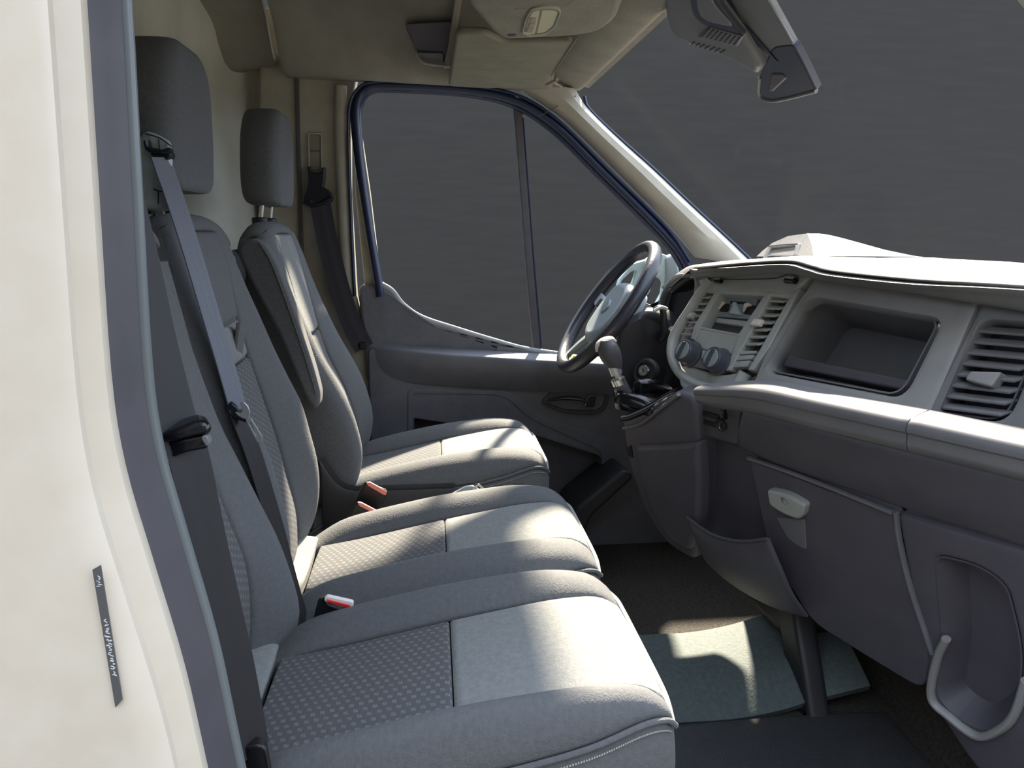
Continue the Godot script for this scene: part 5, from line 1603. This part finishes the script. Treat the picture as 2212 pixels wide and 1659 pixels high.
	slab(s, rnd(P([0.69,0.7464,-0.8433, 0.69,0.7827,-0.4021, 0.69,0.6923,-0.5064, 0.69,0.5358,-0.6165, 0.69,0.3436,-0.7935, 0.69,0.3783,-1.037, 0.69,0.6168,-1.0014]), 0.02, 3), Vector3(0.04, 0, 0), 0.006)
	obj("knee_panel", s, "dash_dark", d)
	s = Shape.new()
	sweep(s, smooth(P([0.61,0.7806,-0.4503, 0.61,0.779,-0.3592, 0.61,0.7707,-0.2931]), 4), oval(0.008, 0.012, 8), Vector3(-1, 0.2, 0))
	obj("cowl_edge", s, "stack", d)
	# gear pedestal
	plate("pedestal", P([0.4637,0.5648,-0.2571, 0.4851,0.5981,-0.1786, 0.5226,0.6814,-0.0224, 0.5458,0.676,0.0314, 0.5677,0.5693,0.0063, 0.6002,0.3731,-0.0597, 0.6169,0.2424,-0.1159, 0.5778,0.2437,-0.2128, 0.5337,0.3141,-0.2702, 0.4942,0.4299,-0.282, 0.4782,0.494,-0.2739]), [0.01, 0.02, 0.02, 0.02, 0.02, 0.04, 0.02, 0.04, 0.04, 0.03, 0.02], "dash_lower", d, LN, 0.16, 0.012)
	plate("pedestal_panel", P([0.4862,0.508,-0.206, 0.5574,0.5764,0.0232, 0.5766,0.4834,0.0017, 0.5938,0.3694,-0.0409, 0.5996,0.2681,-0.1023, 0.5669,0.2722,-0.1811, 0.5291,0.3431,-0.2226, 0.5049,0.4242,-0.2222]), [0.008, 0.01, 0.04, 0.03, 0.03, 0.04, 0.04, 0.04], "dash_lower", d, LN, 0.03, 0.012)
	plate("pedestal_latch", P([0.4787,0.4903,-0.2657, 0.4846,0.4999,-0.2436, 0.4924,0.4638,-0.2512, 0.4848,0.4663,-0.2683]), 0.003, "navy", d, LN, 0.01, 0.002)
	s = Shape.new()
	sweep(s, smooth(P([0.4679,0.5433,-0.2478, 0.4895,0.5737,-0.171, 0.5094,0.6345,-0.0755, 0.5238,0.6785,-0.0066]), 5), oval(0.004, 0.006, 8), LN)
	obj("pedestal_seam", s, "dash_mid", d)

# ---------- driver's controls ----------
func controls() -> void:
	# steering wheel
	var c := Vector3(0.464, 0.826, -0.45)
	var u := Vector3(0.585, 0.811, 0)
	var w := Vector3(0, 0, 1)
	var ax := Vector3(-0.811, 0.585, 0)
	var t := thing("steering_wheel", c, "dark grey leather steering wheel with pale hub and spokes", "steering wheel")
	var s := Shape.new()
	var path := []
	for k in 64:
		var a := TAU * k / 64
		path.append(c + (u * cos(a) + w * sin(a)) * 0.193)
	var pr := []
	for q in oval(0.0165, 0.0185, 14):
		pr.append(q)
	sweep(s, path, pr, ax, true)
	obj("rim", s, "wheel", t, 60.0)
	s = Shape.new()
	slab(s, smooth([c + u * 0.085 + ax * 0.004, c + u * 0.07 + w * 0.075 + ax * 0.002, c + w * 0.105, c - u * 0.075 + w * 0.08 + ax * 0.002, c - u * 0.105 + ax * 0.004, c - u * 0.075 - w * 0.08 + ax * 0.002, c - w * 0.105, c + u * 0.07 - w * 0.075 + ax * 0.002], 5, true), -ax * 0.06, 0.022, 5)
	var hub := obj("hub", s, "housing", t)
	s = Shape.new()
	slab(s, smooth([c + u * 0.022 + ax * 0.006, c + w * 0.028 + ax * 0.006, c - u * 0.022 + ax * 0.006, c - w * 0.028 + ax * 0.006], 6, true), -ax * 0.012, 0.004, 3)
	obj("emblem", s, "knob_face", hub)
	for sd in [-1.0, 1.0]:
		s = Shape.new()
		var a: Vector3 = c + w * sd * 0.07 - u * 0.005 - ax * 0.03
		var b: Vector3 = c + w * sd * 0.182 + u * 0.015 - ax * 0.008
		sweep(s, smooth([a, a.lerp(b, 0.5) + ax * 0.004, b], 6), rrect(0.046, 0.016, 0.006, 4), ax, false, [1.1, 0.9, 0.8])
		var sp := obj("spoke", s, "housing", t)
		s = Shape.new()
		obox(s, a.lerp(b, 0.45) + ax * 0.013, u * 0.013, w * 0.022, ax * 0.004, 0.003)
		obj("switch_pad", s, "navy", sp)
	for sd in [-1.0, 1.0]:
		s = Shape.new()
		var a: Vector3 = c + w * sd * 0.035 - u * 0.07 - ax * 0.025
		var b: Vector3 = c + w * sd * 0.075 - u * 0.172 - ax * 0.008
		sweep(s, smooth([a, a.lerp(b, 0.5) + ax * 0.003, b], 6), rrect(0.028, 0.016, 0.006, 4), ax, false, [1.1, 0.9, 0.8])
		obj("lower_spoke", s, "housing", t)
	s = Shape.new()
	obox(s, c - u * 0.162 + w * 0.01 - ax * 0.004, u * 0.006, w * 0.014, ax * 0.004, 0.002)
	obj("tag", s, "yellow_tab", t)
	# column shroud with stalk and ignition
	var k := thing("steering_column", Vector3(0.56, 0.74, -0.44), "dark column shroud carrying a stalk and a silver ignition lock", "steering column")
	s = Shape.new()
	var secs := []
	for q in [[0.045, 0.055, 0.06], [0.07, 0.078, 0.085], [0.11, 0.09, 0.10], [0.17, 0.088, 0.105], [0.24, 0.085, 0.105]]:
		var o: Vector3 = c - ax * q[0] + Vector3(0, -0.02, 0)
		var loop := []
		for p in rrect(q[1] * 2, q[2] * 2, 0.045, 5):
			loop.append(o + u * p.x + w * p.y)
		secs.append(loop)
	loft(s, secs, 4)
	obj("shroud", s, "dash_dark", k, 50.0)
	s = Shape.new()
	slab(s, rnd(P([0.4598,0.7938,-0.33, 0.5244,0.8306,-0.33, 0.5643,0.8209,-0.33, 0.6092,0.7826,-0.33, 0.6207,0.6842,-0.33, 0.5991,0.6116,-0.33, 0.5405,0.6006,-0.33, 0.4767,0.6142,-0.33, 0.453,0.6872,-0.33]), 0.03, 4), Vector3(0.06, 0, -0.06), 0.02, 4)
	obj("lower_shroud", s, "dash_dark", k)
	s = Shape.new()
	sweep(s, smooth(P([0.5479,0.8333,-0.3, 0.562,0.8378,-0.3, 0.5718,0.8284,-0.3, 0.5754,0.7959,-0.3, 0.5743,0.7633,-0.3, 0.5652,0.7517,-0.3]), 5), oval(0.008, 0.011, 10), Vector3.BACK, false, [0.5, 0.9, 1.0, 1.0, 0.8])
	var st := obj("stalk", s, "navy", k)
	s = Shape.new()
	sweep(s, smooth(P([0.5458,0.8295,-0.292, 0.5643,0.8385,-0.292, 0.5798,0.8338,-0.292]), 4), oval(0.005, 0.006, 8), Vector3.BACK)
	obj("stalk_tip", s, "stack", st)
	s = Shape.new()
	var ia := Vector3(-0.62, 0.25, 0.74).normalized()
	var ic := Vector3(0.5164,0.6846,-0.27)
	lathe(s, ic - ia * 0.03, ia, [[0.034, 0.0], [0.034, 0.012], [0.028, 0.018], [0.022, 0.018], [0.020, 0.012]], 28)
	var ig := obj("ignition_collar", s, "dash_dark", k)
	s = Shape.new()
	lathe(s, ic - ia * 0.020, ia, [[0.0148, 0.0], [0.0148, 0.014], [0.0125, 0.017], [0.006, 0.0172], [0.005, 0.0165]], 26)
	obj("ignition_lock", s, "chrome", ig)
	s = Shape.new()
	obox(s, ic - ia * 0.003, Vector3(0, 0.004, 0), ia.cross(Vector3.UP).normalized() * 0.0015, ia * 0.001, 0.0004)
	obj("key_slot", s, "black", ig)
	# gear lever
	var g := thing("gear_lever", Vector3(0.46, 0.60, -0.20), "gear lever with a two-tone knob, chrome collars and black gaiter", "gear lever")
	s = Shape.new()
	var kp := P([0.4345,0.7019,-0.2, 0.4262,0.7188,-0.2, 0.4168,0.7379,-0.2, 0.4085,0.7568,-0.2, 0.4059,0.7723,-0.2])
	sweep(s, smooth(kp, 6), oval(0.026, 0.024, 18), Vector3.BACK, false, [0.50, 0.82, 1.0, 0.92, 0.55])
	var kn := obj("knob", s, "rubber", g, 70.0)
	s = Shape.new()
	sweep(s, smooth(P([0.3856,0.743,-0.206, 0.3897,0.7573,-0.206, 0.4017,0.7693,-0.206, 0.4195,0.7735,-0.206, 0.4309,0.7667,-0.206]), 6), oval(0.008, 0.014, 10), Vector3.BACK, false, [0.4, 1.0, 1.0, 0.8, 0.4])
	obj("knob_cap", s, "white_plastic", kn)
	s = Shape.new()
	sweep(s, P([0.4298,0.7098,-0.2, 0.4385,0.6816,-0.2, 0.4471,0.6555,-0.2, 0.4628,0.6211,-0.2]), circ(0.008, 14), Vector3.BACK)
	obj("shaft", s, "steel", g)
	s = Shape.new()
	sweep(s, P([0.4253,0.711,-0.2, 0.4337,0.6896,-0.2]), circ(0.0145, 18), Vector3.BACK)
	obj("collar", s, "steel", g)
	s = Shape.new()
	sweep(s, P([0.4363,0.6783,-0.2, 0.4412,0.6647,-0.2]), circ(0.0175, 18), Vector3.BACK)
	obj("collar", s, "chrome", g)
	s = Shape.new()
	sweep(s, P([0.4422,0.6669,-0.2, 0.4577,0.6394,-0.2]), oval(0.016, 0.016, 14), Vector3.BACK)
	obj("collar_skirt", s, "rubber", g)
	# gaiter
	s = Shape.new()
	var base := Vector3(0.516,0.5992,-0.2)
	var tip := Vector3(0.4576,0.6439,-0.2)
	secs = []
	for q in [[0.0, 0.085, 0.075], [0.18, 0.080, 0.074], [0.42, 0.062, 0.060], [0.68, 0.036, 0.038], [0.9, 0.020, 0.020], [1.0, 0.017, 0.017]]:
		var o: Vector3 = base.lerp(tip, q[0])
		o.y += 0.022 * sin(q[0] * PI)
		var loop := []
		for j in 20:
			var a := TAU * j / 20
			var fold: float = 1.0 + 0.10 * sin(a * 5.0 + q[0] * 3.0) * (1.0 - q[0])
			loop.append(o + Vector3(cos(a) * q[1] * fold, cos(a) * -0.012 * (1.0 - q[0]), sin(a) * q[2] * fold))
		secs.append(loop)
	loft(s, secs, 4)
	obj("gaiter", s, "gloss_black", g, 60.0)
	s = Shape.new()
	slab(s, smooth(P([0.4767,0.6749,-0.19, 0.4945,0.6824,-0.19, 0.5216,0.6819,-0.19, 0.5515,0.6712,-0.19, 0.5799,0.6457,-0.19, 0.5555,0.628,-0.19, 0.516,0.6175,-0.19, 0.4783,0.6229,-0.19]), 4, true), Vector3(0.01, -0.02, -0.05), 0.016, 4)
	obj("gaiter_hump", s, "gloss_black", g)
	s = Shape.new()
	sweep(s, smooth(P([0.4282,0.5966,-0.13, 0.4499,0.6015,-0.13, 0.4933,0.6203,-0.13, 0.5364,0.6458,-0.13, 0.5645,0.6583,-0.13]), 5), oval(0.006, 0.009, 10), Vector3.UP)
	obj("gaiter_ring", s, "gloss_black", g)

# ---------- remaining things ----------
func small_things() -> void:
	# display pod on the dashboard top
	var p := thing("display_pod", Vector3(0.88, 0.96, -0.2), "pale display hood with a small screen on the dashboard top", "display")
	var s := Shape.new()
	var fr := P([0.85,0.9591,-0.4029, 0.862,0.9749,-0.3922, 0.875,0.9942,-0.3681, 0.885,1.0121,-0.3023, 0.89,1.0189,-0.2119, 0.87,0.9918,-0.1453, 0.85,0.9692,-0.0959])
	var bk := []
	for q in fr:
		bk.append(Vector3(1.08, 0.967 + maxf(q.y - 0.965, 0.0) * 0.10, q.z * 0.8 + 0.03))
	var md := []
	for q in fr:
		md.append(Vector3(0.95, lerpf(q.y, 0.965, 0.10), q.z + 0.005))
	loft(s, [fr, md, bk], 5)
	obj("hood", s, "dash_pad", p, 30.0)
	s = Shape.new()
	ring(s, rnd(P([0.846,0.9534,-0.3581, 0.862,0.9873,-0.363, 0.868,0.9974,-0.2035, 0.848,0.9639,-0.169]), 0.004, 3), rnd(P([0.849,0.9588,-0.335, 0.86,0.983,-0.3386, 0.864,0.9907,-0.2156, 0.85,0.9663,-0.197]), 0.003, 3), Vector3(0.02, -0.008, 0), 0.002)
	var fr2 := obj("screen_frame", s, "dash_grey", p)
	s = Shape.new()
	slab(s, rnd(P([0.854,0.9559,-0.3514, 0.866,0.9839,-0.3548, 0.87,0.9917,-0.2234, 0.855,0.9639,-0.2023]), 0.002, 2), Vector3(0.008, -0.003, 0), 0.001)
	obj("screen", s, "screen", fr2)
	s = Shape.new()
	sweep(s, P([0.858,0.9863,-0.3511, 0.858,0.991,-0.2721, 0.858,0.9943,-0.1942]), circ(0.0018, 6), Vector3.UP)
	obj("screen_brow", s, "navy", fr2)
	# door mirror outside the driver's window
	var m := thing("door_mirror", Vector3(0.76, 0.80, -1.0), "pale door mirror bracket with two openings outside the driver window", "mirror")
	s = Shape.new()
	ring(s, rnd(P([0.7185,0.9329,-0.99, 0.764,0.9543,-0.99, 0.7915,0.945,-0.99, 0.8106,0.8706,-0.99, 0.797,0.8081,-0.99, 0.7633,0.758,-0.99, 0.7174,0.7773,-0.99, 0.697,0.8089,-0.99]), 0.01, 4), rnd(P([0.7464,0.8678,-0.99, 0.7654,0.8739,-0.99, 0.7822,0.8552,-0.99, 0.7773,0.8145,-0.99, 0.7562,0.7738,-0.99, 0.7268,0.7836,-0.99, 0.7134,0.7994,-0.99, 0.7352,0.8211,-0.99]), 0.008, 4), Vector3(0, 0, -0.03), 0.005)
	obj("bracket", s, "mirror_shell", m)
	s = Shape.new()
	ring(s, rnd(P([0.6118,0.7931,-1, 0.6337,0.871,-1, 0.6722,0.9173,-1, 0.7277,0.9325,-1, 0.717,0.8706,-1, 0.6917,0.8082,-1, 0.6443,0.7771,-1, 0.6203,0.7742,-1]), 0.01, 4), rnd(P([0.6208,0.815,-1, 0.6419,0.8648,-1, 0.673,0.8925,-1, 0.6905,0.8956,-1, 0.6849,0.8707,-1, 0.667,0.8272,-1, 0.6434,0.8086,-1, 0.6291,0.8055,-1]), 0.008, 4), Vector3(0, 0, -0.03), 0.005)
	obj("arm", s, "mirror_shell", m)
	s = Shape.new()
	slab(s, rnd(P([0.7806,0.939,-0.985, 0.8217,0.9512,-0.985, 0.838,0.8707,-0.985, 0.8181,0.8083,-0.985, 0.7877,0.8398,-0.985]), 0.01, 4), Vector3(0, 0, -0.05), 0.008)
	obj("shell", s, "housing", m)
	# identification sticker on the door jamb
	var l := thing("sticker", Vector3(-0.26, 0.70, 0.99), "narrow dark identification sticker with white print on the white door jamb", "sticker")
	s = Shape.new()
	slab(s, P([-0.2623,0.7676,0.9912, -0.2559,0.7711,0.9912, -0.2507,0.6568,0.9912, -0.2566,0.6503,0.9912]), Vector3(0, 0, -0.0012), 0.0002, 1)
	obj("backing", s, "label", l)
	var top := Vector3(-0.259,0.7695,0.9914)
	var bot := Vector3(-0.2534,0.6535,0.9914)
	var dn := (bot - top).normalized()
	var rt := Vector3.BACK.cross(dn).normalized()
	var rng := RandomNumberGenerator.new()
	rng.seed = 5
	for q in [[0.06, 0.14, 6], [0.37, 0.79, 30]]:   # worn, unreadable white print
		s = Shape.new()
		for k in int(q[2]):
			var c: Vector3 = top.lerp(bot, lerpf(q[0], q[1], (k + rng.randf()) / q[2])) + rt * rng.randf_range(-0.0012, 0.0012) + Vector3(0, 0, 0.0001)
			var e: Vector3 = (rt * rng.randf_range(0.0006, 0.0014) + dn * rng.randf_range(-0.0008, 0.0008))
			var w := dn * rng.randf_range(0.0003, 0.0006)
			slab(s, [c - e - w, c + e - w, c + e + w, c - e + w], Vector3(0, 0, -0.0003), 0.00005, 1)
		obj("print", s, "label_print", l)
	# tunnel mat and passenger footwell mat
	var f2 := Shape.new()
	var rows := []
	for x in [0.20, 0.35, 0.5, 0.62, 0.72, 0.80, 0.92]:
		var row := []
		for q in [[-0.16, -0.03], [-0.145, 0.03], [-0.12, 0.05], [-0.03, 0.058], [0.06, 0.055], [0.11, 0.035], [0.16, 0.008]]:
			row.append(Vector3(x, q[1] + 0.06 * smoothstep(0.62, 0.95, x), q[0]))
		rows.append(row)
	patch(f2, rows, 14, 18, Vector3.UP, 0.02, 0.002, 0.006)
	tag(obj("floor_mat", f2, "mat_green"), "greenish grey rubber mat over the raised floor tunnel", "floor mat")
	f2 = Shape.new()
	rows = []
	for x in [0.22, 0.4, 0.6, 0.8, 0.95]:
		var row := []
		for z in [0.17, 0.3, 0.5, 0.7, 0.86]:
			row.append(Vector3(x, 0.012 + 0.004 * sin(x * 9.0 + z * 7.0), z))
		rows.append(row)
	patch(f2, rows, 10, 12, Vector3.UP, 0.01, 0.003, 0.008)
	tag(obj("floor_mat", f2, "rubber_mat"), "smooth charcoal rubber mat in the passenger footwell below the glovebox", "floor mat")
